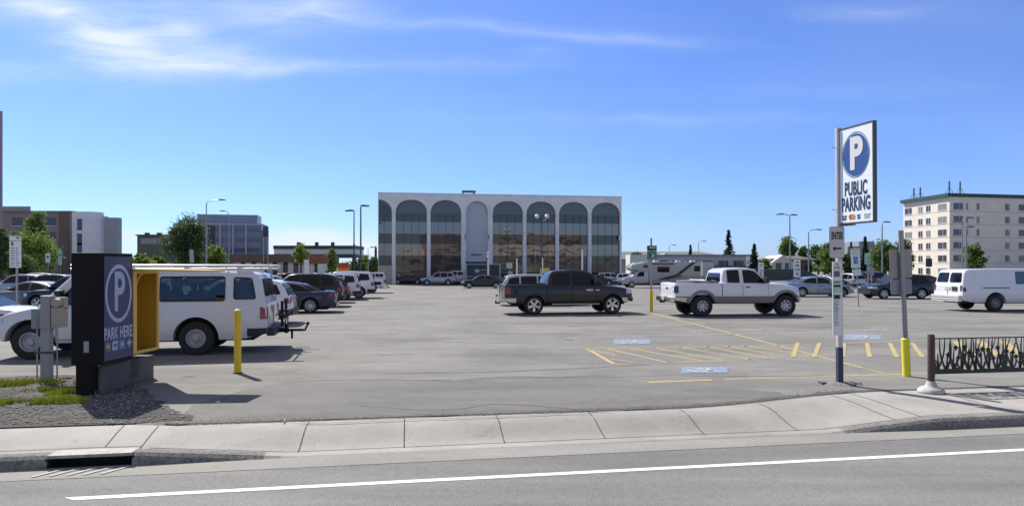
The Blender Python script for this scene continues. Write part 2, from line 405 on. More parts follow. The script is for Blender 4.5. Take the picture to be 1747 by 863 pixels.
# painted marks ---------------------------------------------------------------
def gpx(px, py, z=.004):
    p = G(px, py); p.z += z; return p
def paint_line(mb, a, b, w, z=.004):
    n = max(1, int((b-a).length/4)); d = (b-a).normalized(); q = Vector((-d.y, d.x, 0))*w/2
    for i in range(n):
        p = a.lerp(b, i/n); r = a.lerp(b, (i+1)/n)
        pts = [p-q, r-q, r+q, p+q]
        for t in pts: t.z = gz(t.y)+z
        mb.quad(*pts)
def pline(mb, x0, y0, x1, y1, w): paint_line(mb, G(x0, y0), G(x1, y1), w)
mb = MB(); mb.quad(*[Vector((p.x, p.y, ZR+.004)) for p in (ST(-3.42, 7.26), ST(60, 7.26), ST(60, 7.355), ST(-3.55, 7.355))]); struct('street_edge_line', mb, M_WLINE)
mb = MB()
pline(mb, 1111, 534, 1300, 582, .12); pline(mb, 1300, 582, 1470, 627, .10); pline(mb, 1470, 627, 1510, 637, .06)
pline(mb, 1002, 595, 1357, 589, .09); pline(mb, 1357, 589, 1600, 579, .07); pline(mb, 1640, 578, 1747, 574, .07)
pline(mb, 1002, 595, 1048, 621, .12); pline(mb, 1045, 621, 1072, 621, .08); pline(mb, 1006, 596, 1054, 607, .07)
pline(mb, 1150, 618, 1240, 615, .09); pline(mb, 1240, 615, 1440, 604, .06); pline(mb, 1440, 606, 1600, 604, .04)
pline(mb, 1106, 652, 1215, 648, .12); pline(mb, 1235, 647, 1585, 637, .09)
for q in ((1035, 594.5, 1137, 618), (1072, 594, 1200, 616), (1115, 593, 1236, 615), (1156, 591.5, 1280, 613), (1200, 590, 1310, 611), (1236, 589.5, 1335, 607), (1262, 589, 1361, 603)):
    pline(mb, *q, .095)
pline(mb, 1040, 611.5, 1083, 618.7, .07)
for x, w in ((1361, -8), (1398, -9), (1440, -2), (1479, 5), (1518, 12), (1556, 18)):
    a = G(x, 585); b = G(x+w, 609); d = Vector((.062, 0, 0))
    pts = [a-d, a+d, b+d, b-d]
    for t in pts: t.z += .008
    mb.quad(pts[0], pts[1], pts[2], pts[3])
for x in (1632, 1672, 1712): pline(mb, x, 582, x+26, 606, .22)
struct('yellow_parking_lines', mb, M_YEL)
mb = MB()
pline(mb, 965, 577, 1180, 571, .07); pline(mb, 1180, 571, 1380, 566, .08); pline(mb, 1380, 566, 1515, 562, .09)
for y, x0, x1 in ((548, 1090, 1400), (532, 560, 600), (556, 485, 520)): pline(mb, x0, y, x1, y-2, .05)
# wheelchair figures and their pads
pads = MB(); sym = mb
def pad(cx, cy, wx, hy):
    edge = []; cs = [(-wx, hy), (wx*.92, hy*.85), (wx, -hy*.9), (-wx*.92, -hy)]
    for (a, b), (c2, d) in zip(cs, cs[1:]+cs[:1]):
        for i in range(10): q = gpx(cx+a+(c2-a)*i/10, cy+b+(d-b)*i/10, z=.006); q.x += .05*mnoise.noise(q*4); q.y += .08*mnoise.noise(q*5); edge.append(q)
    pads.add(edge, [tuple(range(len(edge)))])
    for (a, b, c2, d) in ((-.5, -.1, .1, -.6), (-.3, .4, .35, .3), (.1, -.5, .2, .35), (.3, .3, .6, .7), (-.6, .5, -.2, .75), (-.7, .1, -.3, .5)):
        p0, p1 = G(cx+a*wx, cy+b*hy), G(cx+c2*wx, cy+d*hy); paint_line(sym, p0, p1, .09, .010)
pad(1078, 583, 33, 4.5); pad(1202, 631, 42, 5.5); pad(1472, 575, 33, 5)
struct('faded_white_lines', mb, M_WFADE); struct('blue_bay_pads', pads, M_BLUE)

# sealed cracks, joints, patches -------------------------------------------------
def wavy(mb, pts, w, z, amp=.02, zf=None):
    P = [G(*p) for p in pts]; out = []
    for a, b in zip(P[:-1], P[1:]):
        n = max(2, int((b-a).length/.25))
        for i in range(n): out.append(a.lerp(b, i/n))
    out.append(P[-1])
    L = []
    for i, p in enumerate(out):
        d = (out[min(i+1, len(out)-1)]-out[max(0, i-1)]).normalized(); q = Vector((-d.y, d.x, 0))
        k = mnoise.noise(Vector((p.x*2.1, p.y*2.1, w*9)))*amp; ww = w*(.6+.7*abs(mnoise.noise(Vector((p.x*3, p.y*3, 4)))))*(.35 if i in (0, len(out)-1) else 1)
        c = p+q*k; L.append((c-q*ww/2, c+q*ww/2))
    for i in range(len(L)-1):
        pts2 = [L[i][0].copy(), L[i+1][0].copy(), L[i+1][1].copy(), L[i][1].copy()]
        for t in pts2: t.z = gz(t.y)+z
        mb.quad(*pts2)
mb = MB()
wavy(mb, [(590, 690), (680, 697), (745, 700), (790, 697), (838, 689), (900, 691), (960, 696), (1030, 703)], .045, .005)
wavy(mb, [(500, 722), (560, 722), (700, 716), (850, 711), (960, 706), (1010, 705)], .03, .006, .01)
wavy(mb, [(484, 722), (487, 712), (492, 706)], .035, .007)
wavy(mb, [(780, 648), (830, 644), (880, 642), (950, 644), (1010, 641), (1060, 640)], .035, .007)
struct('sealed_cracks', mb, M_SEAL)
mb = MB()
wavy(mb, [(640, 637), (760, 636), (880, 633), (1030, 626), (1110, 622)], .05, .005)
wavy(mb, [(480, 652), (560, 648), (700, 648), (780, 648)], .045, .006)
wavy(mb, [(680, 580), (760, 583), (860, 585), (900, 583)], .04, .005)
wavy(mb, [(830, 646), (900, 644), (1010, 644), (1150, 640), (1350, 642), (1420, 640)], .04, .0055)
wavy(mb, [(1640, 566), (1660, 571), (1700, 573), (1747, 575)], .05, .005)
wavy(mb, [(655, 575), (668, 560), (675, 552)], .06, .005); wavy(mb, [(1570, 545), (1640, 552), (1720, 556)], .05, .005)
wavy(mb, [(640, 604), (705, 603)], .42, .003, .05); wavy(mb, [(690, 540), (735, 540)], .5, .003, .05); wavy(mb, [(1130, 558), (1250, 552)], .5, .003, .1)
wavy(mb, [(960, 556), (1110, 551)], .35, .003, .1); wavy(mb, [(560, 690), (620, 694), (680, 697)], .06, .004)
struct('faint_cracks_and_patches', mb, M_SEAL2)
mb = MB()
def joint(s0, t0, s1, t1, w=.014, z=.004):
    n = max(1, int(hypot(s1-s0, t1-t0)/.15))
    for i in range(n):
        a = [(s0+(s1-s0)*k/n, t0+(t1-t0)*k/n) for k in (i, i+1)]
        ds, dt = s1-s0, t1-t0; L = hypot(ds, dt); qs, qt = -dt/L*w/2, ds/L*w/2
        pts = [(a[0][0]-qs, a[0][1]-qt), (a[1][0]-qs, a[1][1]-qt), (a[1][0]+qs, a[1][1]+qt), (a[0][0]+qs, a[0][1]+qt)]
        mb.quad(*[ST(s, t, walk_z(s, t)+z) for s, t in pts])
def s_at(px, py, z): Y = F*(HC-z)/(py-HY); return st_of((px-CX)/F*Y, Y)[0]
for px, py in ((523, 727), (690, 722), (850, 716), (1012, 711), (1165, 702), (1310, 695), (1455, 686)):
    s = s_at(px, py, -.02); joint(s, T_K+.135, s, t_back(s)-.03)
for s in (-5.9, -7.5, -9.1, -10.7, 7.6, 9.2, 10.8): joint(s, T_K+.135, s, t_back(s)-.02)
joint(-12, 8.72, -3.75, 8.72, .012); joint(-3.75, 8.72, -3.95, 9.8); joint(-3.3, T_K+.14, -3.45, 9.62); joint(-3.75, 8.72, -3.3, 8.68)
joint(-3.2, T_K+.16, 13, T_K+.16, .012)
struct('sidewalk_joints', mb, M_JOINT)

# storm drain set into the kerb
dr = thing('storm_drain', 'kerb inlet storm drain with a dark slot and pale steel lip', 'storm drain', ST(-3.79, T_K, ZR), TH)
mb = MB(); mb.box(-.47, .47, -.045, .2, .118, .157); part('lip', mb, mat('worn_steel', (.30, .295, .28), .7, .1, var=.3, vscale=9), dr, bevel=.006)
mb = MB(); mb.box(-.47, .47, .19, .5, -.3, .1); mb.box(-.49, -.46, -.04, .2, -.3, .117); mb.box(.46, .49, -.04, .2, -.3, .117); part('throat', mb, mat('drain_dark', (.02, .02, .02), .95), dr)
mb = MB()
for i in range(5):
    M = Matrix.Translation((-.36+.18*i, -.24, .006)) @ Matrix.Rotation(R(-38), 4, 'Z'); mb.box(-.016, .016, -.16, .16, 0, .008, M)

part('grate_reflection', mb, mat('reflection_pale', (.46, .45, .42), .7), dr)  # pale bars on the gutter, painting the grate's reflected light as stripes

# ------------------------------------------------------------------ gravel verge with weeds
vp = [(-60, 641), (40, 641), (120, 640), (240, 641), (236, 655), (262, 678), (292, 698), (322, 711), (330, 718), (300, 717), (232, 722), (-60, 727)]
mb = MB(); P = [G(*p) for p in vp]
P[-1] = ST(-12, 9.88); P.append(ST(-14, 9.88)); P.append(ST(-14, 13.0)); P[0] = ST(-12.5, 13.2)
PE = []
for a, b in zip(P, P[1:]+P[:1]):
    n = max(1, int((b-a).length/.05)) if (b-a).length < 8 else 1
    for i in range(n):
        q = a.lerp(b, i/n); k = 0 if q.x < -10 or st_of(q.x, q.y)[1] < 9.9 else .10*mnoise.noise(Vector((q.x*3, q.y*3, 0)))+.05*mnoise.noise(Vector((q.x*11, q.y*11, 5)))
        PE.append((q.x+k, q.y+k, .005))
mb.add(PE, [tuple(range(len(PE)))]); struct('gravel_verge', mb, M_GRAVEL)
def in_poly(x, y, poly):
    c = False; j = len(poly)-1
    for i in range(len(poly)):
        if (poly[i].y > y) != (poly[j].y > y) and x < (poly[j].x-poly[i].x)*(y-poly[i].y)/(poly[j].y-poly[i].y)+poly[i].x: c = not c
        j = i
    return c
mb = MB(); rs = random.Random(3)
ico = [(0, 0, 1), (.89, 0, .45), (.28, .85, .45), (-.72, .53, .45), (-.72, -.53, .45), (.28, -.85, .45), (.72, .53, -.1), (-.28, .85, -.1), (-.89, 0, -.1), (-.28, -.85, -.1), (.72, -.53, -.1)]
icf = [(0, 1, 2), (0, 2, 3), (0, 3, 4), (0, 4, 5), (0, 5, 1), (1, 6, 2), (2, 7, 3), (3, 8, 4), (4, 9, 5), (5, 10, 1), (2, 6, 7), (3, 7, 8), (4, 8, 9), (5, 9, 10), (1, 10, 6)]
k = 0
while k < 5200:
    x, y = rs.uniform(-13, -4), rs.uniform(9.0, 13.3)
    if not in_poly(x, y, P): continue
    den = .5+.5*mnoise.noise(Vector((x*1.2, y*1.2, 0)))
    if rs.random() > den*(1.3 if y < 11 else .5): continue
    s = rs.uniform(.006, .022)*(1.7 if rs.random() < .05 else 1)
    M = Matrix.Translation((x, y, .006+s*.2)) @ Matrix.Rotation(rs.uniform(0, 6), 4, 'Z') @ Matrix.Diagonal((s, s*rs.uniform(.6, 1), s*.7, 1))
    mb.add(ico, icf, M); k += 1
struct('loose_gravel', mb, mat('gravel_stones', (.16, .155, .145), .9, vcol=(.36, .34, .31), vscale=25), kind='stuff', label='grey gravel stones loose on the verge by the kiosk')
for nm, cs, colr, cnt in (('weeds', [((60, 670), .38, .10), ((92, 686), .42, .13), ((115, 673), .35, .11), ((8, 657), .32, .16), ((62, 655), .4, .12), ((25, 690), .3, .1), ((150, 655), .2, .1), ((252, 648), .1, .1)], (.22, .30, .03), 11000),):
    mb = MB()
    for i in range(cnt):
        (q, a, b) = cs[rs.choices(range(len(cs)), [3, 4, 2, 2, 1, 1.2, .6, .15])[0]]; c0 = G(*q); th = rs.uniform(0, 2*pi); rr = sqrt(rs.random())*(1+.4*rs.random())
        x, y = c0.x+a*rr*cos(th), c0.y+b*rr*sin(th)*1.3
        if mnoise.noise(Vector((x*3, y*3, 2))) < .06: continue
        h = rs.uniform(.03, .15)*(1.25-.5*rr); d = rs.uniform(0, 2*pi); w = .006+rs.random()*.006; lx, ly = rs.uniform(-.03, .03), rs.uniform(-.03, .03)
        mb.add([(x-w*cos(d), y-w*sin(d), .004), (x+w*cos(d), y+w*sin(d), .004), (x+lx*.6+w*.6*cos(d), y+ly*.6+w*.6*sin(d), h*.65), (x+lx, y+ly, h)], [(0, 1, 2, 3)])
    struct(nm, mb, mat('weed_green', colr, .8, vcol=(.50, .52, .05), vscale=6), kind='stuff', label='bright yellow green weeds growing in the gravel verge')
# darker, younger asphalt on the driveway apron
ap_ = [(300, 716), (340, 718), (500, 722.5), (700, 716.5), (850, 711.5), (960, 707), (1010, 706), (1100, 703), (1200, 697), (1300, 689), (1350, 681), (1330, 668), (1240, 662), (1110, 655), (1040, 641), (880, 642.5), (780, 648), (640, 650), (480, 654), (420, 664), (330, 690)]
mb = MB(); AP = []
Pq = [G(*q) for q in ap_]
for a, b in zip(Pq, Pq[1:]+Pq[:1]):
    for i in range(12):
        q = a.lerp(b, i/12); k = .05*mnoise.noise(q*1.7); s_, t_ = st_of(q.x, q.y+k); t_ = max(t_, t_back(s_)+.17); q = ST(s_, t_); AP.append((q.x, q.y, .0025))
mb.add(AP, [tuple(range(len(AP)))]); struct('driveway_apron', mb, M_APRON)
# crumbs of gravel along the edge of the car park
mb = MB()
for i in range(3600):
    s = rs.uniform(-3.5, 8) if rs.random() < .75 else rs.uniform(-3.6, -1.2); e = abs(rs.gauss(0, .09))*(1.0+1.2*(s > 4))
    if s < -1.0: e = abs(rs.gauss(0, .30))
    q = ST(s, t_back(s)+e); sz = rs.uniform(.003, .011)
    mb.add(ico, icf, Matrix.Translation((q.x, q.y, .001)) @ Matrix.Diagonal((sz, sz, sz*.7, 1)))
eb = MB(); rowsE = []
for s in lin(-3.4, 13, 300):
    w = (.03+.10*smooth((s-1)/4)*(1-smooth((s-7.5)/1.5)))*(1+.8*mnoise.noise(Vector((s*2.3, 7, 0)))+.5*mnoise.noise(Vector((s*9, 8, 0)))); w = max(.008, w)
    a, b = ST(s, t_back(s)+.03), ST(s, t_back(s)+.05+w); a.z = .004; b.z = .005; rowsE.append((a, b))
for (a, b), (c2, d) in zip(rowsE[:-1], rowsE[1:]): eb.quad(a, c2, d, b)
struct('broken_asphalt_edge', eb, M_EDGE)
struct('asphalt_crumbs', mb, mat('crumb_grey', (.10, .10, .095), .9, vcol=(.28, .27, .26), vscale=25), kind='stuff', label='loose asphalt crumbs along the edge of the car park')
# ------------------------------------------------------------------ vehicles
def paint(name, c, metal=0.0, rough=.35, coat=None): return mat(name, c, rough, metal, coat=coat if coat is not None else (1.0 if c[0] > .1 else .5), var=.04, vscale=3)
P_WHITE = paint('paint_white', (.70, .71, .73)); P_WHITE2 = paint('paint_aged_white', (.64, .64, .65), 0, .45)
P_NAVY = paint('paint_navy', (.012, .018, .035), .3, .3); P_BLACK = paint('paint_black', (.010, .010, .012), .2, .3)
P_CHAR = paint('paint_charcoal', (.010, .010, .014), .2, .25); P_SILVER = paint('paint_silver', (.36, .37, .39), .6, .35)
P_GREY = paint('paint_grey', (.12, .125, .13), .5, .35); P_GREEN = paint('paint_dark_green', (.012, .022, .018), .2, .3)
P_RED = paint('paint_maroon', (.10, .012, .015), .3, .3); P_BLUE = paint('paint_blue', (.03, .07, .16), .4, .3); P_TAN = paint('paint_tan', (.28, .25, .20), .3, .4)
P_ICE = paint('paint_pale_blue', (.27, .31, .37), .5, .3)
GLASS = mat('tinted_glass', (.006, .007, .009), .05, 0, spec=.38); GLASS2 = mat('clear_glass', (.022, .03, .034), .04, 0, spec=.6)
RUB = mat('black_rubber', (.018, .018, .019), .75); TYRE = mat('tyre_rubber', (.022, .022, .022), .85, bump=.3, bscale=60)
PLAS = mat('dark_plastic', (.03, .03, .032), .55); CHROME = mat('chrome', (.62, .62, .62), .16, 1.0); ALLOY = mat('alloy', (.50, .51, .53), .3, .85)
STEELW = mat('painted_steel_wheel', (.22, .22, .23), .5, .4); LENS = mat('headlight_lens', (.55, .57, .60), .12, .4, spec=.8)
RLENS = mat('red_lens', (.28, .012, .012), .2, coat=.6); DRL = mat('dark_red_lens', (.05, .008, .012), .2, coat=.6); AMBER = mat('amber_lens', (.6, .22, .03), .25)
CLAD = mat('grey_beige_cladding', (.21, .20, .18), .5, var=.08); WPLAS = mat('white_metal', (.68, .68, .67), .4, .1); PLATE = mat('number_plate', (.45, .45, .40), .5)
UND = mat('underbody', (.012, .012, .012), .9)

def arcprof(x, pts): return float(np.interp(x, [p[0] for p in pts], [p[1] for p in pts]))
class Spec:
    def __init__(s, **k): s.__dict__.update(k); s.cache = {}
    def w(s, x):
        d = min(x-s.xr, s.xf-x); e = getattr(s, 'taper', .5); a = getattr(s, 'tap', .13)
        if s.xf-x < x-s.xr: a *= 1.25
        return s.W/2*(1-a*max(0, 1-d/e)**2.2)
    def zt(s, x): return arcprof(x, s.top)
    def belt(s): return s.gh[0][1]
    def yg(s, z):
        zb, zr = s.gh[0][1], max(p[1] for p in s.gh)
        return s.wb+(s.wr-s.wb)*clamp((z-zb)/(zr-zb))
    def surf(s, x, z):
        h = s.zt(x)-s.zc; t = (z-s.zc)/max(h, .05)
        k = 1-.055*(1-t/.35)**2 if t < .35 else (1-.05*((t-.55)/.45)**2 if t > .55 else 1)
        return s.w(x)*k
    def zb(s, x):
        z = s.zc+.12*max(0, 1-(s.xf-x)/.5)+.12*max(0, 1-(x-s.xr)/.6)
        for xa in (s.wbase/2, -s.wbase/2):
            d = abs(x-xa); Ra = s.r*getattr(s, 'arch', 1.2)
            if d < Ra: z = max(z, s.r*1.02+sqrt(Ra*Ra-d*d))
        return z
def body_mb(s):
    mb = MB(); xs = set(lin(s.xr+.02, s.xf-.02, 26)+[p[0] for p in s.top if s.xr < p[0] < s.xf])
    Ra = s.r*getattr(s, 'arch', 1.2)
    for xa in (s.wbase/2, -s.wbase/2):
        xs = {x for x in xs if abs(x-xa) > Ra}
        for k in range(17): xs.add(xa-Ra*.9999*cos(pi*k/16))
        xs.add(xa-Ra-.002); xs.add(xa+Ra+.002)
    st = [(x, 'hood') for x in xs]
    if s.bed:
        a, b = s.bed; st = [(x, 'bed' if a < x < b else 'hood') for x in xs if abs(x-a) > .02 and abs(x-b) > .02]
        st += [(a-.001, 'hood'), (a+.001, 'bed'), (b-.001, 'bed'), (b+.001, 'hood')]
    st.sort()
    nz = 9; rings = []
    def ring(x, mode, sh=0.0, dz=0.0):
        zb, zt = s.zb(x)+dz, s.zt(x)-dz; rows = []
        for k in range(nz):
            z = s.zc+(zt-s.zc)*k/(nz-1); z = min(max(z, zb), zt); rows.append((s.surf(x, z)*(1-sh), z))
        y = rows[-1][0]
        if mode == 'bed': top = [(y-.07, zt+.004), (y-.09, zt-.47), (0, zt-.47)]
        else: top = [(y-.045, zt+.022), (y*.55, zt+.05), (0, zt+.058)]
        half = rows+top
        return [(x, a, b) for a, b in half]+[(x, -a, b) for a, b in reversed(half[:-1])]
    rings.append(ring(s.xr, 'hood', .05, .035))
    for x, m in st: rings.append(ring(x, m))
    rings.append(ring(s.xf, 'hood', .05, .035))
    n = len(rings[0]); vs = [p for r in rings for p in r]; fs = []
    for i in range(len(rings)-1):
        for j in range(n): j2 = (j+1) % n; fs.append((i*n+j, (i+1)*n+j, (i+1)*n+j2, i*n+j2))
    mb.add(vs, fs)
    for i in (0, len(rings)-1):                                   # end caps as strips so that they stay planar
        o = i*n; h = n//2
        for j in range(h):
            a, b, c2, d = o+j, o+j+1, o+(n-2-j), o+(n-1-j)
            q = [a, b] if b == c2 else [a, b, c2]
            if d != a: q.append(d)
            if len(set(q)) >= 3: mb.f.append(tuple(dict.fromkeys(q)))
    return mb
def gh_mesh(s):
    bm = bmesh.new(); L = []; Rr = []
    for x, z in s.gh:
        y = s.yg(z); zz = z-.03 if z <= s.belt()+.01 else z
        L.append(bm.verts.new((x, y, zz))); Rr.append(bm.verts.new((x, -y, zz)))
    n = len(L)
    for i in range(n-1): bm.faces.new((L[i], L[i+1], Rr[i+1], Rr[i]))
    bm.faces.new(L); bm.faces.new(Rr[::-1]); bm.faces.new((L[0], Rr[0], Rr[-1], L[-1]))
    bmesh.ops.recalc_face_normals(bm, faces=bm.faces)
    es = [e for e in bm.edges if abs(e.verts[0].co.y-e.verts[1].co.y) < .3 and not (e.verts[0].co.z < s.belt() and e.verts[1].co.z < s.belt())]
    bmesh.ops.bevel(bm, geom=es, offset=s.bev, segments=3, profile=.6, affect='EDGES', clamp_overlap=True)
    me = bpy.data.meshes.new('gh'); bm.to_mesh(me); bm.free(); return me
SEE = bpy.data.materials.new('see_through_glass'); SEE.use_nodes = True
_nt = SEE.node_tree; _t = _nt.nodes.new('ShaderNodeBsdfTransparent'); _t.inputs[0].default_value = (.50, .60, .60, 1); _g = _nt.nodes.new('ShaderNodeBsdfGlossy'); _g.inputs['Roughness'].default_value = .03
_m = _nt.nodes.new('ShaderNodeMixShader'); _m.inputs[0].default_value = .06; _nt.links.new(_t.outputs[0], _m.inputs[1]); _nt.links.new(_g.outputs[0], _m.inputs[2]); _nt.links.new(_m.outputs[0], _nt.nodes['Material Output'].inputs[0])
def hollow(s, me):
    """greenhouse shell with real window openings, so that one looks through the cabin"""
    def tmp(me_): o = bpy.data.objects.new('tmp', me_); COL.objects.link(o); return o
    base = tmp(me); cz = s.belt()+.04; cav = MB(); c = Vector((sum(q[0] for q in s.gh)/len(s.gh), 1.6))
    inner = [(x+(.06 if x < c.x else -.06), min(max(z-.06 if z > 1.6 else z, cz), 9)) for x, z in s.gh]
    vs = [(x, sg*(s.yg(z)-.06), z) for sg in (1, -1) for x, z in inner]; n = len(inner)
    cav.add(vs, [tuple(range(n)), tuple(range(2*n-1, n-1, -1))]+[(k, (k+1) % n, (k+1) % n+n, k+n) for k in range(n)])
    tools = [tmp(cav.mesh('c'))]
    for poly in s.win: w = MB(); w.prism(round_poly(poly, .06), -1.3, 1.3); tools.append(tmp(w.mesh('w')))
    for t_ in tools: md = base.modifiers.new('b', 'BOOLEAN'); md.operation = 'DIFFERENCE'; md.solver = 'EXACT'; md.object = t_
    out = bpy.data.meshes.new_from_object(base.evaluated_get(bpy.context.evaluated_depsgraph_get()))
    for o in [base]+tools: bpy.data.objects.remove(o)
    return out
def patch(s, x0, x1, z0, z1, off=.006, mb=None, sides=(1, -1), zfix=False, t=.02):
    mb = mb or MB(); nx = max(2, int((x1-x0)/.07)); nz = max(1, int((z1-z0)/.09))
    for sg in sides:
        vo = []; vi = []
        for i in range(nx+1):
            x = x0+(x1-x0)*i/nx; lo = max(z0, s.zb(x)+.002); hi = max(lo+.001, min(z1, s.zt(x)-.012) if not zfix else z1)
            for k in range(nz+1):
                z = lo+(hi-lo)*k/nz; y = s.surf(x, z); vo.append((x, sg*(y+off), z)); vi.append((x, sg*(y+off-t), z))
        m = nz+1; N = len(vo); fs = []
        for i in range(nx):
            for k in range(nz): a = i*m+k; fs.append((a, a+m, a+m+1, a+1))
        for i in range(nx):
            for a, b in ((i*m, (i+1)*m), (i*m+nz, (i+1)*m+nz)): fs.append((a, b, b+N, a+N))
        for k in range(nz):
            for a, b in ((k, k+1), (nx*m+k, nx*m+k+1)): fs.append((a, b, b+N, a+N))
        mb.add(vo+vi, fs)
    return mb
def side_glass(s, poly, off=.007, t=.02, mb=None, sides=(1, -1)):
    mb = mb or MB()
    for sg in sides:
        n = len(poly); vs = [(x, sg*(s.yg(z)+off), z) for x, z in poly]+[(x, sg*(s.yg(z)+off-t), z) for x, z in poly]
        mb.add(vs, [tuple(range(n)), tuple(range(2*n-1, n-1, -1))]+[(i, (i+1) % n, (i+1) % n+n, i+n) for i in range(n)])
    return mb
def seal_ring(s, poly, sg):
    a = round_poly(grow(poly, .028), .07); b = round_poly(grow(poly, -.02), .05); n = len(a); mb = MB()
    for off in (.015, -.02): mb.add([(x, sg*(s.yg(z)+off), z) for x, z in a+b], [(k, (k+1) % n, (k+1) % n+n, k+n) for k in range(n)])
    for ring in (a, b): mb.add([(x, sg*(s.yg(z)+off), z) for off in (.015, -.02) for x, z in ring], [(k, (k+1) % n, (k+1) % n+n, k+n) for k in range(n)])
    return mb
def round_poly(poly, r=.05, seg=3):
    out = []; n = len(poly)
    for i in range(n):
        p, a, b = Vector(poly[i]), Vector(poly[i-1]), Vector(poly[(i+1) % n]); da, db = (a-p), (b-p)
        k = min(r, da.length*.4, db.length*.4); pa, pb = p+da.normalized()*k, p+db.normalized()*k
        for j in range(seg+1): t = j/seg; q = pa*(1-t)**2+p*2*t*(1-t)+pb*t*t; out.append((q.x, q.y))
    return out
def grow(poly, d):
    c = Vector((sum(p[0] for p in poly)/len(poly), sum(p[1] for p in poly)/len(poly))); out = []
    n = len(poly)
    for i in range(n):
        p, a, b = Vector(poly[i]), Vector(poly[i-1]), Vector(poly[(i+1) % n]); t = (b-a).normalized(); q = Vector((t.y, -t.x))
        if q.dot(p-c) < 0: q = -q
        out.append(tuple(p+q*d))
    return out
def end_glass(s, i, j, m0=.06, m1=.06, my=.09, split=None, off=.014):
    """glass over the greenhouse profile from point i to point j"""
    P_ = [Vector(s.gh[k]) for k in range(i, j+1)]; seg = [(q-p).length for p, q in zip(P_[:-1], P_[1:])]; L = sum(seg)
    def at(t):
        k = 0
        while k < len(seg)-1 and t > seg[k]: t -= seg[k]; k += 1
        d = (P_[k+1]-P_[k]).normalized(); n = Vector((-d.y, d.x))
        if n.y < 0 or (abs(n.y) < .05 and n.x > 0 and P_[0].x < 0): n = -n
        return P_[k]+d*t, n
    cuts = []; acc_ = 0
    for q in seg[:-1]: acc_ += q; cuts.append(acc_)
    ts = sorted([m0+(L-m0-m1)*k/8 for k in range(9)]+[c for c in cuts if m0+.02 < c < L-m1-.02])
    mb = MB(); rng = [(-1, 1)] if not split else [(-1, -split), (split, 1)]
    for (u0, u1) in rng:
        top = []; bot = []; nu = 6
        for t in ts:
            p_, n_ = at(t); y = s.yg(p_.y)-my; f = (t-m0)/(L-m0-m1); e = .05*max(0, 1-min(f, 1-f)*8)**2
            y0 = u0*y+e if abs(u0) == 1 else u0+e; y1 = u1*y-e if abs(u1) == 1 else u1-e
            for k in range(nu+1):
                yy_ = y0+(y1-y0)*k/nu; top.append((p_.x+n_.x*off, yy_, p_.y+n_.y*off)); bot.append((p_.x-n_.x*.03, yy_, p_.y-n_.y*.03))
        m = nu+1; N_ = len(top); fs = [(a_*m+k, (a_+1)*m+k, (a_+1)*m+k+1, a_*m+k+1) for a_ in range(len(ts)-1) for k in range(nu)]
        for a_ in range(len(ts)-1):
            for k in (0, nu): fs.append((a_*m+k, (a_+1)*m+k, (a_+1)*m+k+N_, a_*m+k+N_))
        for k in range(nu):
            for a_ in (0, len(ts)-1): fs.append((a_*m+k, a_*m+k+1, a_*m+k+1+N_, a_*m+k+N_))
        mb.add(top+bot, fs)
    return mb
def wheel_mesh(r, w, f=.64):
    mb = MB(); h = w/2
    mb.lathe([(r*(f-.02), -h*.9), (r*(f+.06), -h), (r*.93, -h*.97), (r*.99, -h*.75), (r, -h*.4), (r, h*.4), (r*.99, h*.75), (r*.93, h*.97), (r*(f+.06), h), (r*(f-.02), h*.9), (r*(f-.04), h*.25), (0.0, h*.25)], 36, ax='y')
    return mb
def rim_mb(r, w, style, f=.64):
    mb = MB(); h = w/2; R1 = r*f
    mb.lathe([(R1, h*.93), (R1*1.03, h*.98), (R1*.95, h*1.0), (R1*.9, h*.85), (R1*.88, h*.3)], 36, ax='y')
    def spoke(a, w0, w1, r0, r1, y0, y1):
        M = Matrix.Rotation(a, 4, 'Y')
        vs = [(r0, y0, -w0/2), (r1, y1, -w1/2), (r1, y1, w1/2), (r0, y0, w0/2)]; vs += [(x, y-.03, z) for x, y, z in vs]
        mb.add(vs, [(0, 1, 2, 3), (7, 6, 5, 4), (0, 1, 5, 4), (1, 2, 6, 5), (2, 3, 7, 6), (3, 0, 4, 7)], M)
    if style == 'steel':
        mb.lathe([(R1*.9, h*.55), (R1*.72, h*.62), (R1*.55, h*.42), (R1*.34, h*.5), (R1*.30, h*.85), (0, h*.88)], 28, ax='y')
        for k in range(8): mb.lathe([(R1*.04, h*.6), (R1*.04, h*.7), (0, h*.7)], 6, Matrix.Rotation(2*pi*k/8, 4, 'Y') @ Matrix.Translation((R1*.42, 0, 0)), ax='y')
    else:
        n, w0, w1 = {'five': (5, R1*.30, R1*.42), 'ten': (10, R1*.16, R1*.17), 'eight': (8, R1*.2, R1*.30), 'seven': (7, R1*.2, R1*.24)}[style]
        for k in range(n): spoke(2*pi*k/n+.3, w0, w1, R1*.15, R1*.93, h*.72, h*.86)
        mb.lathe([(R1*.30, h*.45), (R1*.28, h*.78), (R1*.16, h*.86), (0, h*.86)], 20, ax='y')
    return mb
def box_lamp(s, x0, x1, z0, z1, off=.012, side=1, endy=.28):
    """a lamp that wraps round the corner of the body on one side"""
    mb = patch(s, x0, x1, z0, z1, off, sides=(side,)); front = (x1 > 0); xe = (s.xf if front else s.xr); e = .012 if front else -.012
    y1 = s.surf(xe*.995, (z0+z1)/2)*.97
    if endy: mb.box(min(xe-e*2, xe+e), max(xe-e*2, xe+e), *sorted((side*(y1-endy), side*y1)), z0+.01, z1-.01)
    return mb

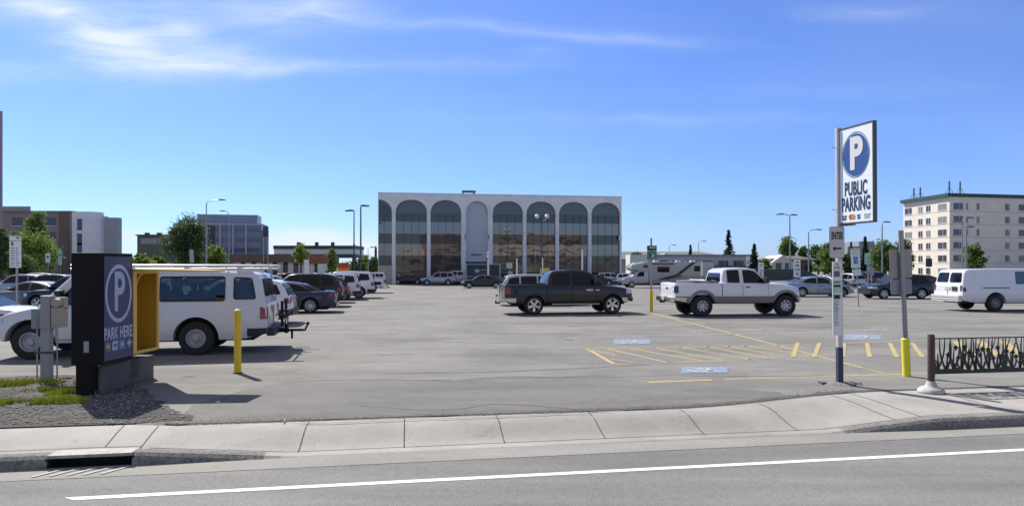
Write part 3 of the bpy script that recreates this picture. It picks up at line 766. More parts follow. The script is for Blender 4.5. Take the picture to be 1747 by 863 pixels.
def build_spec(s):
    """every mesh of one kind of vehicle, made once: (name, mesh, material key, location, rotation, children)"""
    out = []
    bm = bmesh.new(); me = body_mb(s).mesh('lower', None, .0004); bm.from_mesh(me)
    for fn in getattr(s, 'extra_body', []):
        bm.from_mesh(fn(s).mesh('x'))
    bm.from_mesh(hollow(s, gh_mesh(s)) if getattr(s, 'see', False) else gh_mesh(s)); me = bpy.data.meshes.new('body'); bm.to_mesh(me); bm.free(); me.shade_smooth(); me.set_sharp_from_angle(angle=R(32))
    out.append(('body', me, 'PAINT', None, None, []))
    def P(name, mb, m, kids=(), smooth=30, loc=None, rot=None): out.append((name, mb.mesh(name, smooth), m, loc, rot, [(k[0], k[1].mesh(k[0], smooth), k[2]) for k in kids]))
    # underbody
    mb = MB(); mb.box(s.xr+.35, s.xf-.35, -s.W/2+.27, s.W/2-.27, s.zc-.05, s.zc+.25)
    mb.box(-s.wbase/2-.06, -s.wbase/2+.06, -s.W/2+.2, s.W/2-.2, s.r-.06, s.r+.06); mb.box(s.wbase/2-.05, s.wbase/2+.05, -s.W/2+.2, s.W/2-.2, s.r-.05, s.r+.05)
    Ra = s.r*getattr(s, 'arch', 1.2)
    for xa in (s.wbase/2, -s.wbase/2): mb.box(xa-Ra-.01, xa+Ra+.01, -s.W/2+.26, s.W/2-.26, s.zc, s.r+Ra-.01)
    P('underbody', mb, UND)
    for poly in s.win:
        rpoly = round_poly(poly, .06)
        for sg in (1, -1):
            P('side_window', side_glass(s, rpoly, .010, t=.012, sides=(sg,)), SEE if getattr(s, 'see', False) else GLASS, [('window_seal', seal_ring(s, poly, sg) if getattr(s, 'see', False) else side_glass(s, round_poly(grow(poly, .022), .07), .006, sides=(sg,)), getattr(s, 'sealmat', RUB))] if s.seal else [])
    i, j = s.ws; P('windshield', end_glass(s, i, j, .05, .05, .07), GLASS2)
    i, j = s.rg; P('rear_window', end_glass(s, i, j, *s.rgm, split=s.rsplit), GLASS)
    # doors
    for d in s.doors:
        for sg in (1, -1):
            hx = d[0]+.12 if not (len(d) > 4 and d[4] == 'r') else d[0]+.1
            hz = min(d[3]-.1, s.zt(hx)-.16); y = s.surf(hx+.08, hz)
            hb = MB(); hb.box(hx, hx+.17, *sorted((sg*(y+.012), sg*(y+.035))), hz, hz+.035)
            P('door', patch(s, d[0], d[1], d[2], d[3], .009, sides=(sg,)), 'PAINT', [('door_handle', hb, s.hmat)])
            P('door_seal', patch(s, d[0]-.014, d[1]+.014, d[2]-.012, d[3]+.0, .003, sides=(sg,)), RUB)
    # lamps
    for sg in (1, -1):
        x0, z0, z1, ey = s.hl; P('headlight', box_lamp(s, x0, s.xf-.01, z0, z1, .012, sg, ey), LENS)
        x1, z0, z1, ey = s.tl; P('tail_light', box_lamp(s, s.xr+.005, x1, z0, z1, .012, sg, ey), s.tlmat)
        # mirror
        mx_, mz = s.mir; y = s.surf(mx_, mz-.1); mb = MB(); mb.box(mx_-.07, mx_+.05, *sorted((sg*(y-.06), sg*(y+.22))), mz-.02, mz+.14+s.mbig)
        P('side_mirror', MBwrap(mb, .03), 'PAINT' if s.mpaint else PLAS)
    # bumpers and grille
    def bumper(front, m):
        z0, z1 = s.bz; mb = MB()
        if front:
            patch(s, s.xf-.55, s.xf-.005, z0, z1, .028, mb); y = s.surf(s.xf, (z0+z1)/2)*.965; mb.box(s.xf-.02, s.xf+.045, -y, y, z0, z1)
        else:
            patch(s, s.xr+.005, s.xr+.45, z0, z1, .028, mb); y = s.surf(s.xr, (z0+z1)/2)*.965; mb.box(s.xr-.06-s.rbx, s.xr+.02, -y, y, z0, z1)
        return mb
    P('front_bumper', bumper(True, 0), s.bmat); P('rear_bumper', bumper(False, 0), s.bmat2)
    z0, z1, gy = s.grille; mb = MB(); mb.box(s.xf-.02, s.xf+.014, -gy, gy, z0, z1)
    slats = MB()
    for k in range(3): zz = z0+(z1-z0)*(k+.5)/3; slats.box(s.xf+.010, s.xf+.024, -gy+.02, gy-.02, zz-.012, zz+.012)
    P('grille', mb, PLAS, [('grille_slat', slats, s.gmat)])
    mb = MB(); z = s.platez; mb.box(s.xr-.075-s.rbx if s.plate_on_bumper else s.xr-.02, s.xr-.05, -.16, .16, z, z+.15) if s.plate_on_bumper else mb.box(s.xr-.016, s.xr+.01, -.16, .16, z, z+.15)
    P('number_plate', mb, PLATE)
    for nm, mb, m in getattr(s, 'extra', lambda s: [])(s): P(nm, mb, m)
    wm_, rm_ = wheel_mesh(s.r, s.tw, s.rimf).mesh('wheel', 40), rim_mb(s.r, s.tw, s.rim, s.rimf).mesh('rim', 30)
    for x in (s.wbase/2, -s.wbase/2):
        for sg in (1, -1):
            out.append(('wheel', wm_, TYRE, (x, sg*(s.W/2-s.tw/2-.015), s.r), (0, random.uniform(0, 6) if False else 0, 0 if sg > 0 else pi), [('rim', rm_, s.rimmat)]))
    return out
def MBwrap(mb, bevel):
    me = mb.mesh('t', None, 0, bevel); o = MB(); o.v = [tuple(v.co) for v in me.vertices]; o.f = [tuple(p.vertices) for p in me.polygons]; return o
def vehicle(s, name, label, cat, paint_m, loc, heading, group=None, scale=1.0, skip=(), swap=None):
    if not s.cache: s.cache['p'] = build_spec(s)
    t = thing(name, label, cat, loc, R(heading), group); t.scale = (scale,)*3
    for (nm, me, m, l, r, kids) in s.cache['p']:
        if nm in skip: continue
        mm = paint_m if m == 'PAINT' else m
        if swap and nm in swap: mm = swap[nm]
        o = link(nm, me, mm, t, l, r)
        for kn, km, kmat in kids:
            if kn in skip: continue
            link(kn, km, kmat, o)
    return t
def by_wheels(s, px, py, heading, scale=1.0, ref='mid', side=-1):
    """origin of a vehicle whose near side wheel (or the middle between two) stands on a pixel's ground point"""
    p = G(px, py); h = R(heading); lx = {'mid': 0, 'rear': -s.wbase/2, 'front': s.wbase/2}[ref]*scale; ly = side*(s.W/2-.02)*scale
    return (p.x-(lx*cos(h)-ly*sin(h)), p.y-(lx*sin(h)+ly*cos(h)), p.z)

DEF = dict(bed=None, seal=False, hmat=PLAS, tlmat=RLENS, mbig=0, mpaint=True, bz=(.32, .52), rbx=.02, bmat='PAINT', bmat2='PAINT', gmat=CHROME,
           plate_on_bumper=False, rim='ten', rimmat=ALLOY, rsplit=None, bev=.07, rgm=(.08, .08, .1), tw=.22, rimf=.66)
def mk(**k): d = dict(DEF); d.update(k); return Spec(**d)
SEDAN = mk(W=1.85, wbase=2.85, xf=2.33, xr=-2.52, r=.335, zc=.19, top=[(-2.52, .72), (-2.46, .92), (-2.3, .965), (-1.75, .98), (-1, .95), (0, .92), (.95, .92), (1.5, .88), (1.95, .80), (2.2, .71), (2.33, .58)],
    gh=[(-2.12, .97), (-1.62, 1.16), (-1.1, 1.335), (-.7, 1.41), (-.2, 1.455), (.15, 1.44), (.42, 1.38), (1.22, .92)], wb=.80, wr=.56, bev=.09,
    win=[[(-1.38, 1.0), (-1.05, 1.25), (-.75, 1.33), (-.34, 1.37), (-.34, .97)], [(-.26, .97), (-.26, 1.375), (.08, 1.38), (.36, 1.31), (.93, .97)]],
    ws=(6, 7), rg=(0, 2), doors=[(-1.12, -.30, .32, .93), (-.28, .72, .32, .93)], hl=(1.95, .58, .70, .38), tl=(-2.25, .76, .90, .42), mir=(.62, .98), seal=True, sealmat=CHROME, grille=(.36, .58, .42), platez=.62,
    bz=(.26, .46), tap=.16, taper=.7)
SUV = mk(W=1.88, wbase=2.75, xf=2.25, xr=-2.40, r=.365, zc=.24, top=[(-2.4, .85), (-2.36, 1.06), (-1.5, 1.05), (.8, 1.03), (1.5, 1.0), (1.95, .92), (2.18, .80), (2.25, .66)],
    gh=[(-2.34, 1.04), (-2.2, 1.35), (-1.98, 1.62), (-1.7, 1.70), (-1, 1.735), (-.2, 1.73), (.25, 1.67), (1.08, 1.02)], wb=.84, wr=.66, bev=.07,
    win=[[(-2.05, 1.16), (-1.88, 1.52), (-1.35, 1.60), (-1.35, 1.10)], [(-1.26, 1.1), (-1.26, 1.605), (-.38, 1.62), (-.38, 1.08)], [(-.3, 1.08), (-.3, 1.62), (.15, 1.59), (.80, 1.09)]],
    ws=(6, 7), rg=(0, 2), doors=[(-1.25, -.34, .38, 1.0), (-.32, .66, .38, 1.0)], hl=(1.88, .72, .86, .3), tl=(-2.18, .82, 1.02, .16), mir=(.58, 1.08), grille=(.5, .8, .45), platez=.8,
    bz=(.36, .58), rim='five', bmat=PLAS, bmat2=PLAS, tap=.12)
BIGSUV = mk(W=1.95, wbase=2.8, xf=2.28, xr=-2.42, r=.39, zc=.33, top=[(-2.42, 1.0), (-2.39, 1.16), (-1.5, 1.15), (.8, 1.13), (1.6, 1.1), (2.05, 1.02), (2.28, .82)],
    gh=[(-2.38, 1.14), (-2.3, 1.55), (-2.15, 1.76), (-1.9, 1.80), (-1, 1.83), (0, 1.82), (.25, 1.77), (.95, 1.12)], wb=.87, wr=.72, bev=.06,
    win=[[(-2.12, 1.24), (-2.02, 1.64), (-1.42, 1.68), (-1.42, 1.2)], [(-1.3, 1.2), (-1.3, 1.69), (-.42, 1.7), (-.42, 1.18)], [(-.32, 1.18), (-.32, 1.7), (.12, 1.68), (.66, 1.2)]],
    ws=(6, 7), rg=(0, 2), doors=[(-1.29, -.38, .46, 1.1), (-.36, .62, .46, 1.1)], hl=(1.95, .82, .98, .28), tl=(-2.22, .86, 1.12, .14), mir=(.5, 1.2), grille=(.6, .95, .5), platez=.9,
    bz=(.42, .62), rim='seven', bmat=CHROME, bmat2=PLAS, tap=.08)
VAN = mk(W=2.02, wbase=3.5, xf=2.52, xr=-3.36, r=.40, zc=.36, arch=1.27, top=[(-3.36, .9), (-3.34, 1.16), (-1, 1.18), (1.3, 1.18), (1.7, 1.16), (2.2, 1.04), (2.42, .95), (2.52, .80)],
    gh=[(-3.34, 1.15), (-3.22, 1.75), (-3.12, 1.93), (-2.95, 1.99), (-2, 2.02), (0, 2.03), (.6, 2.01), (.95, 1.93), (1.72, 1.16)], wb=.955, wr=.84, bev=.09,
    win=[[(-3.08, 1.34), (-2.98, 1.83), (-2.60, 1.85), (-2.60, 1.34)], [(-2.38, 1.31), (-2.38, 1.86), (-.94, 1.86), (-.94, 1.31)], [(-.70, 1.31), (-.70, 1.86), (.0, 1.86), (.0, 1.31)],
         [(.2, 1.25), (.2, 1.86), (.72, 1.86), (1.26, 1.25)]],
    seal=True, rimf=.54, ws=(7, 8), rg=(0, 2), rgm=(.24, .14, .13), rsplit=.06, doors=[(.10, 1.22, .44, 1.13)], hl=(2.3, .82, .98, .22), tl=(-3.2, .84, 1.14, .05), mir=(1.15, 1.32), mbig=.12, mpaint=False,
    grille=(.66, .96, .55), platez=.98, bz=(.42, .62), bmat=WPLAS, bmat2=PLAS, rbx=.10, rim='steel', rimmat=mat('pale_steel_wheel', (.40, .40, .42), .45, .4), taper=.35, tap=.07, tw=.25)
def rear_doors(s):
    m = MB(); m.box(s.xr-.012, s.xr+.02, -.006, .006, .66, 1.1); return [('rear_door_gap', m, RUB)]
VAN.extra = rear_doors; VAN.see = True
CARGO = mk(**{k: v for k, v in VAN.__dict__.items() if k != 'cache'})
CARGO.win = [[(-.70, 1.31), (-.70, 1.86), (.0, 1.86), (.0, 1.31)], [(.2, 1.25), (.2, 1.86), (.72, 1.86), (1.26, 1.25)]]
CARGO.see = False; CARGO.bmat2 = WPLAS; CARGO.rim = 'steel'; CARGO.rimmat = STEELW; CARGO.tlmat = DRL; CARGO.rgm = (.22, .12, .12); CARGO.zc = .42; CARGO.bz = (.47, .76); CARGO.tl = (-3.2, .95, 1.24, .05)
def cargo_extra(s):
    m = patch(s, -2.35, -1.05, 1.10, 1.135, .014, zfix=False)
    d = MB(); d.box(s.xr-.004, s.xr+.02, -.9, .9, .76, .80); h = MB(); h.box(s.xr-.03, s.xr, -.62, -.30, .96, 1.16)
    st = MB(); y = .95
    for z in (.55, .66): st.box(s.xr-.175, s.xr-.155, -y, y, z-.008, z+.008)
    return [('door_track', m, RUB), ('rear_door_gap', rear_doors(s)[0][1], RUB), ('bumper_groove', st, PLAS), ('plate_recess', h, PLAS)]
CARGO.extra = cargo_extra
RAM = mk(W=2.02, wbase=3.57, xf=2.76, xr=-3.04, r=.415, zc=.48, arch=1.18, bed=(-2.96, -1.22), top=[(-3.04, 1.30), (-2.5, 1.32), (-1.2, 1.33), (-1.1, 1.30), (1.0, 1.28), (1.6, 1.25), (2.3, 1.16), (2.62, 1.05), (2.76, .86)],
    gh=[(-1.17, 1.30), (-1.12, 1.55), (-1.04, 1.82), (-.85, 1.92), (0, 1.985), (.50, 1.955), (.80, 1.86), (1.62, 1.28)], wb=.90, wr=.70, bev=.08,
    win=[[(-.98, 1.36), (-.92, 1.80), (-.12, 1.84), (-.12, 1.34)], [(-.03, 1.34), (-.03, 1.86), (.48, 1.85), (.72, 1.79), (1.34, 1.34)]],
    ws=(6, 7), rg=(0, 2), rgm=(.08, .1, .16), doors=[(-1.06, -.08, .60, 1.27), (-.06, 1.02, .60, 1.27)], hl=(2.42, .93, 1.08, .2), tl=(-2.84, .90, 1.22, .04), mir=(.95, 1.38), mbig=.08,
    grille=(.82, 1.06, .5), platez=.62, plate_on_bumper=True, bz=(.55, .74), bmat=CHROME, bmat2=CHROME, rbx=.12, rim='five', rimmat=CHROME, tap=.10, taper=.45, tw=.27)
def truck_badge(s):
    m = MB(); return []
def bed_floor(s):
    a, b = s.bed; y = s.W/2-.16; z = s.zt((a+b)/2)-.46; m = MB(); m.box(a+.01, b-.01, -y, y, z, z+.02)
    g = MB(); g.box(s.xr-.007, s.xr+.015, -.70, .70, .78, s.zt(s.xr)-.05); h = MB(); h.box(s.xr-.022, s.xr-.004, -.10, .10, s.zt(s.xr)-.22, s.zt(s.xr)-.14)
    hitch = MB(); hitch.box(s.xr-.32, s.xr-.1, -.04, .04, s.zc-.02, s.zc+.05); hitch.lathe([(.035, 0), (.04, .03), (.02, .07), (0, .08)], 10, Matrix.Translation((s.xr-.29, 0, s.zc+.05)))
    return [('bed_liner', m, PLAS), ('tailgate', g, 'PAINT'), ('tailgate_handle', h, PLAS), ('tow_hitch', hitch, UND)]
def flares(s, m, wd=.085, off=.035):
    mb = MB(); Ra = s.r*getattr(s, 'arch', 1.2)
    for xa in (s.wbase/2, -s.wbase/2):
        for sg in (1, -1):
            vs = []; n = 18
            for k in range(n+1):
                a = pi*(-.10+1.20*k/n)
                for rr, o in ((Ra-.012, off), (Ra+wd*.5, off), (Ra+wd, .004)):
                    x = xa-rr*cos(a); z = s.r*1.02+rr*sin(a); z = max(z, s.zc-.0)
                    vs.append((x, sg*(s.surf(x, min(z, s.zt(x)-.03))+o), z))
                x, z = xa-(Ra-.012)*cos(a), s.r*1.02+(Ra-.012)*sin(a); vs.append((x, sg*(s.surf(x, min(z, s.zt(x)))-.12), max(z, s.zc)))
            mb.add(vs, [(i*4+j, (i+1)*4+j, (i+1)*4+(j+1), i*4+(j+1)) for i in range(n) for j in range(2)]+[(i*4, (i+1)*4, (i+1)*4+3, i*4+3) for i in range(n)])
    return mb
RAM.extra = lambda s: bed_floor(s)+[('wheel_flare', flares(s, None, .07, .02), 'PAINT'), ('cab_gap', patch(s, -1.215, -1.19, s.zc+.05, 1.31, .010), UND), ('sill_step', (lambda b: (b.bar((-1.0, -s.W/2-.03, s.zc-.02), (1.15, -s.W/2-.03, s.zc-.02), .035), b.bar((-1.0, s.W/2+.03, s.zc-.02), (1.15, s.W/2+.03, s.zc-.02), .035), b)[2])(MB()), CHROME)]
FORD = mk(W=1.98, wbase=3.53, xf=2.42, xr=-2.90, r=.435, rimf=.50, zc=.56, arch=1.26, bed=(-2.82, -.98), top=[(-2.90, 1.32), (-2.5, 1.345), (-.95, 1.36), (1.0, 1.33), (1.5, 1.31), (2.0, 1.24), (2.3, 1.13), (2.42, .95)],
    gh=[(-.93, 1.33), (-.90, 1.6), (-.84, 1.86), (-.68, 1.95), (-.1, 1.985), (.25, 1.97), (.55, 1.90), (1.22, 1.31)], wb=.88, wr=.69, bev=.10,
    win=[[(-.66, 1.38), (-.66, 1.86), (-.17, 1.88), (-.17, 1.38)], [(.02, 1.36), (.02, 1.88), (.30, 1.87), (.52, 1.81), (.98, 1.36)]],
    seal=True, ws=(6, 7), rg=(0, 2), rgm=(.08, .1, .16), doors=[(-.07, 1.00, .66, 1.29)], hl=(2.2, .98, 1.14, .26), tl=(-2.76, .96, 1.24, .03), tlmat=DRL, mir=(.86, 1.38), mbig=.08, mpaint=False,
    grille=(.86, 1.12, .5), platez=.66, plate_on_bumper=True, bz=(.60, .78), bmat=CHROME, bmat2=CHROME, rbx=.12, rim='eight', rimmat=ALLOY, tap=.10, taper=.45, tw=.29)
def ford_extra(s):
    tr = MB()
    for a, b in ((-2.86, -2.28), (-1.26, 1.24), (2.27, 2.38)): patch(s, a, b, s.zc+.01, s.zc+.27, .014, tr)
    gap = patch(s, -.955, -.935, s.zc+.05, 1.34, .012)
    return bed_floor(s)+[('wheel_flare', flares(s, None, .10, .045), CLAD), ('lower_cladding', tr, CLAD), ('cab_gap', gap, RUB)]
FORD.extra = ford_extra
CREW = mk(**{k: v for k, v in RAM.__dict__.items() if k != 'cache'}); CREW.rim = 'seven'; CREW.rimmat = ALLOY
def canopy(s):
    a, b = s.bed; m = MB(); y = s.W/2-.09; z0 = s.zt(-2)+.01
    m.prism([(a-.04, z0), (b, z0), (b, z0+.52), (a+.1, z0+.52)], -y, y); return MBwrap(m, .07)
CAPPED = mk(**{k: v for k, v in RAM.__dict__.items() if k != 'cache'}); CAPPED.rim = 'seven'; CAPPED.rimmat = ALLOY
def capped_extra(s):
    a, b = s.bed; y = s.W/2-.09; z0 = s.zt(-2)+.01; w = MB()
    for sg in (1, -1):
        for (p, q) in ((a+.15, (a+b)/2-.03), ((a+b)/2+.03, b-.12)): w.box(p, q, *sorted((sg*(y-.01), sg*(y+.006))), z0+.12, z0+.42)
    return bed_floor(s)+[('canopy', canopy(s), 'PAINT'), ('canopy_window', w, GLASS)]
CAPPED.extra = capped_extra
# ------------------------------------------------------------------ the arcade office block
def wallmat(name, c, var=.06, vs=.6, rough=.85, k=1.3): return mat(name, tuple(min(.8, q*k) for q in c), rough, var=var, vscale=vs, bump=.1, bscale=6)
CONC = wallmat('precast_concrete', (.60, .60, .60), .10); CONC2 = wallmat('panel_concrete', (.36, .385, .43))
def mirror_glass(name, base, refl, rough=.03, wav=.35, ws=.35):
    m = bpy.data.materials.new(name); m.use_nodes = True; nt = m.node_tree; b = nt.nodes['Principled BSDF']
    b.inputs['Base Color'].default_value = (*base, 1); b.inputs['Roughness'].default_value = .5
    gl = nt.nodes.new('ShaderNodeBsdfGlossy'); gl.inputs['Roughness'].default_value = rough; gl.inputs['Color'].default_value = (.95, .84, .74, 1)
    mx = nt.nodes.new('ShaderNodeMixShader'); mx.inputs[0].default_value = refl
    t = nt.nodes.new('ShaderNodeTexCoord'); n = nt.nodes.new('ShaderNodeTexNoise'); n.inputs['Scale'].default_value = ws; n.inputs['Detail'].default_value = 1.5
    nt.links.new(t.outputs['Object'], n.inputs['Vector'])
    bp = nt.nodes.new('ShaderNodeBump'); bp.inputs['Strength'].default_value = wav; bp.inputs['Distance'].default_value = .10
    nt.links.new(n.outputs['Fac'], bp.inputs['Height']); nt.links.new(bp.outputs[0], gl.inputs['Normal'])
    nt.links.new(b.outputs[0], mx.inputs[1]); nt.links.new(gl.outputs[0], mx.inputs[2]); nt.links.new(mx.outputs[0], nt.nodes['Material Output'].inputs[0])
    return m
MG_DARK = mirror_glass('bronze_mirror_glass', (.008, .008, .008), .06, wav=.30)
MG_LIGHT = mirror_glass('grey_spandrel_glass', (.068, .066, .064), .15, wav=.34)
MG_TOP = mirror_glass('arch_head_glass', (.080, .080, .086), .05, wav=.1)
FRAME = mat('dark_mullion', (.03, .03, .03), .5)
A = Vector((X(645, 94), 94, 0)); B = Vector((X(1060.5, 99.5), 99.5, 0)); BL = (B-A).length; ba = atan2(B.y-A.y, B.x-A.x)
def bs(px):                                          # distance along the facade of a pixel column
    k = (px-CX)/F; d = (B-A).normalized(); return (k*A.y-A.x)/(d.x-k*d.y)
zg = gz(94); HT = 12.9-zg
off = thing('office_block', 'long grey office block with tall arches of dark mirrored glass', 'building', (A.x, A.y, zg), ba)
cols = [bs(p) for p in (671.8, 731.5, 790, 837.5, 895, 950.8, 1006.2)]; ends = [0.0]+cols+[BL]
cw = .27; APEX, SPR = 12.05-zg, 10.1-zg
def arch_pts(c, hw, n=20, apex=APEX, spr=SPR, pw=2.25):
    return [(c-hw*(1-0)*cos(pi*k/n), spr+(apex-spr)*abs(sin(pi*k/n))**(2/pw*1.0)) if False else (c-hw*np.sign(cos(pi*k/n))*abs(cos(pi*k/n))**(2/pw), spr+(apex-spr)*abs(sin(pi*k/n))**(2/pw)) for k in range(n+1)]
fm_ = MB(); D = .55; bays = []
for i in range(8):
    a, b = ends[i], ends[i+1]
    if i == 0: c, hw = b-cw-(cols[1]-cols[0])/2+cw, (cols[1]-cols[0])/2-cw
    elif i == 3: c, hw = (a+b)/2, (b-a)/2-cw-.10
    else: c, hw = (a+b)/2, (b-a)/2-(cw if i < 7 else cw)
    pts = arch_pts(c, hw)
    if i == 0: pts = [(x, z) for x, z in pts if x > .06]; pts = [(.06, pts[0][1])]+pts
    bays.append((i, a, b, c, hw, pts))
    for (x0, z0), (x1, z1) in zip(pts[:-1], pts[1:]):                       # wall over the arch, its underside
        for y in (0, D): fm_.quad((x0, y, z0), (x1, y, z1), (x1, y, HT), (x0, y, HT))
        fm_.quad((x0, 0, z0), (x0, D, z0), (x1, D, z1), (x1, 0, z1))
for k, c in enumerate([0.03]+cols+[BL-.0]):                                  # the slender piers, waisted towards the ground
    w = cw if 0 < k < 8 else (.03 if k == 0 else cw)
    l, r = (c-w, c+w) if k < 8 else (BL-cw, BL)
    if k == 3: r += .10
    if k == 4: l -= .10
    fm_.box(l, r, 0, D, 0, SPR)
    if 0 < k < 8:
        for y0 in (-.10,): fm_.box(c-.09, c+.09, y0, 0, 0, SPR+.2)
    if k > 1 or k == 1:
        fm_.box(c-.24 if k < 8 else BL-.5, c+.24 if k < 8 else BL, -.14, -.102, 6.65, 7.35)
fill = []
for i, a, b, c, hw, pts in bays:                                            # spandrel beside the arch where it meets the pier
    l, r = pts[0][0], pts[-1][0]
    if i > 0 and l-a > .0: fm_.quad((a, 0, SPR), (l, 0, SPR), (l, 0, HT), (a, 0, HT))
    fm_.quad((r, 0, SPR), (b, 0, SPR), (b, 0, HT), (r, 0, HT))
fm_.quad((0, 0, SPR), (.06, 0, SPR), (.06, 0, HT), (0, 0, HT))
fm_.box(-.05, BL+.05, -.06, D, HT, HT+.16)
part('facade', fm_, CONC, off, smooth=30)
mb = MB(); mb.box(-.02, BL+.0, D+.5, 22, 0, HT-.05); part('walls', mb, CONC, off)
mb = MB(); mb.box(.1, BL-.1, D+.1, 21.9, HT-.03, HT+.02); part('roof', mb, mat('roof_grey', (.2, .2, .2), .9), off)
g_ = MB(); g_.box(.05, 2.05, -.0, .3, 0, 2.75); part('low_wall', g_, wallmat('beige_low_wall', (.30, .27, .22)), off)
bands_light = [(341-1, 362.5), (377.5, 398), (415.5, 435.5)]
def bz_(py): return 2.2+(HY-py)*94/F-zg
def in_arch_w(pts, z):
    if z <= SPR: return None
    xs = [p for p in zip(pts[:-1], pts[1:]) if (p[0][1]-z)*(p[1][1]-z) <= 0 and p[0][1] != p[1][1]]
    o = [p[0][0]+(p[1][0]-p[0][0])*(z-p[0][1])/(p[1][1]-p[0][1]) for p in xs]
    return (min(o), max(o)) if len(o) >= 2 else None
for i, a, b, c, hw, pts in bays:
    l, r = pts[0][0], pts[-1][0]; y = D-.12
    if i == 3:
        g = MB(); g.add([(x, y-.05, z) for x, z in pts]+[(r, y-.05, 3.3), (l, y-.05, 3.3)], [tuple(range(len(pts)+2))]); bp_ = part('blank_panel', g, CONC2, off)
        for (q, w0, w1) in ((0, .0, .09), (0, .32, .36)):
            m = MB(); n = len(pts)
            for (x0, z0), (x1, z1) in zip(pts[:-1], pts[1:]):
                s0, s1 = 1-w0/hw, 1-w1/hw
                m.quad((c+(x0-c)*s0, -.06 if w0 == 0 else y-.09, z0-w0), (c+(x1-c)*s0, -.06 if w0 == 0 else y-.09, z1-w0), (c+(x1-c)*s1, -.06 if w0 == 0 else y-.09, z1-w1), (c+(x0-c)*s1, -.06 if w0 == 0 else y-.09, z0-w1))
            for xx in (l, r):
                d = 1 if xx == l else -1; m.box(*sorted((xx+d*w0, xx+d*w1)), (-.06 if w0 == 0 else y-.09), y-.05, 3.3, SPR)
            part('arch_moulding', m, CONC, bp_)
        g = MB(); g.box(l, r, y-.1, y, 3.0, 3.3); part('entrance_canopy', g, FRAME, off)
        g = MB(); g.box(l+.02, r-.02, y-.02, y, 0.02, 3.0); part('entrance_glass', g, MG_DARK, off)
        g = MB(); x = c-.85; rr = random.Random(5)
        for k in range(9): w = rr.uniform(.10, .17); g.box(x, x+w, y-.085, y-.055, 4.25, 4.25+rr.uniform(.17, .22)); x += w+.045
        part('lettering', g, mat('dark_letters', (.03, .035, .06), .5), off)
        for xx in (l-.05, r+.05):
            g = MB(); g.box(xx-.06, xx+.06, -.2, -.0, 6.7, 7.3); part('wall_lamp', g, mat('lamp_brown', (.12, .11, .1), .5), off)
        continue
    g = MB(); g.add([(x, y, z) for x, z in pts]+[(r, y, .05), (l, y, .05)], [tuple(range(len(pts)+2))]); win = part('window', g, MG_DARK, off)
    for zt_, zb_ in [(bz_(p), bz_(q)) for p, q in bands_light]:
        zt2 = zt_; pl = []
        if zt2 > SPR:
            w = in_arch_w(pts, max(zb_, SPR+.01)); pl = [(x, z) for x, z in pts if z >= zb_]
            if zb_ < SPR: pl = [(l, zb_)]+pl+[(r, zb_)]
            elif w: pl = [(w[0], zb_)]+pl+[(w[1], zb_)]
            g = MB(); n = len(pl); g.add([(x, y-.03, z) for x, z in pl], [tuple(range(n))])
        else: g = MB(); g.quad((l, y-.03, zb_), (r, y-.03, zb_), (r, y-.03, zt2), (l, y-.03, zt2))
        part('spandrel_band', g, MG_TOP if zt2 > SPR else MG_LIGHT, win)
    g = MB(); x = c-2*hw/4
    for k in range(-1, 2):
        x = c+k*hw/2
        if x < l+.1: continue
        g.box(x-.025, x+.025, y-.06, y-.032, .05, bz_(362.5))
    for z in (bz_(451), bz_(466)): g.box(l, r, y-.06, y-.033, z-.03, z+.03)
    part('mullion', g, FRAME, win)
g = MB(); ll = ends[0]
rt = thing('roof_ventilator', 'long flat ventilator hood on the office block roof edge', 'roof vent', (A.x+(B-A).normalized().x*bs(787)+0, A.y+(B-A).normalized().y*bs(787)+1.5, HT+zg+.02), ba)
m = MB(); m.box(0, 2.1, 0, 1, .55, .8); part('hood', m, mat('vent_dark', (.07, .09, .09), .6), rt, bevel=.05); m = MB(); m.box(.1, .3, .2, .8, 0, .55); m.box(1.7, 1.95, .2, .8, 0, .55); m.box(.1, 1.95, .3, .7, .05, .12); part('duct', m, mat('vent_mid', (.2, .21, .21), .6), rt)
m = MB(); m.box(0, 1.7, 0, .6, .14, .2); m.box(.05, .12, 0, .6, 0, .2); m.box(1.5, 1.57, .2, .4, 0, .14)
solo('roof_hatch', m, mat('vent_dark', (.07, .09, .09), .6), 'low dark roof hatch right of the ventilator hood', 'roof hatch', (X(828, 97), 98.2, HT+zg+.02), ba)

# generic blocks ------------------------------------------------------------------
GW = mat('window_dark', (.025, .03, .038), .12, spec=.8); GW2 = mat('window_blue', (.07, .10, .16), .12, spec=.9)
def block(name, label, p0, p1, depth, h, wall, cat='building', zb=None, roof=None, parapet=.3):
    """box building whose front runs p0->p1 on the ground; local x along the front, y into the block"""
    p0, p1 = Vector(p0), Vector(p1); a = atan2(p1.y-p0.y, p1.x-p0.x); L = hypot(p1.x-p0.x, p1.y-p0.y); z = gz(p0.y) if zb is None else zb
    t = thing(name, label, cat, (p0.x, p0.y, z), a)
    m = MB(); m.box(0, L, 0, depth, 0, h-z); part('wall', m, wall, t)
    if roof is not None: m = MB(); m.box(-.3, L+.3, -.3, depth+.3, h-z, h-z+parapet); part('roof', m, roof, t)
    return t, L, h-z
def windows(t, xs, zs, w, h, m=GW, name='window', y=-.03, side=None, frame=True, fm2=None):
    for z in zs:
        for x in xs:
            g = MB(); f = MB()
            if side is None: g.box(x, x+w, y, .02, z, z+h); f.box(x-.08, x+w+.08, y-.05, y+.0-.002, z-.10, z)
            else: g.box(side[0], side[1], x, x+w, z, z+h); f.box(side[0]-.05 if side[2] < 0 else side[1], side[0] if side[2] < 0 else side[1]+.05, x-.08, x+w+.08, z-.1, z)
            o = part(name, g, m, t)
            if frame: part('sill', f, fm2 or CONC, o)

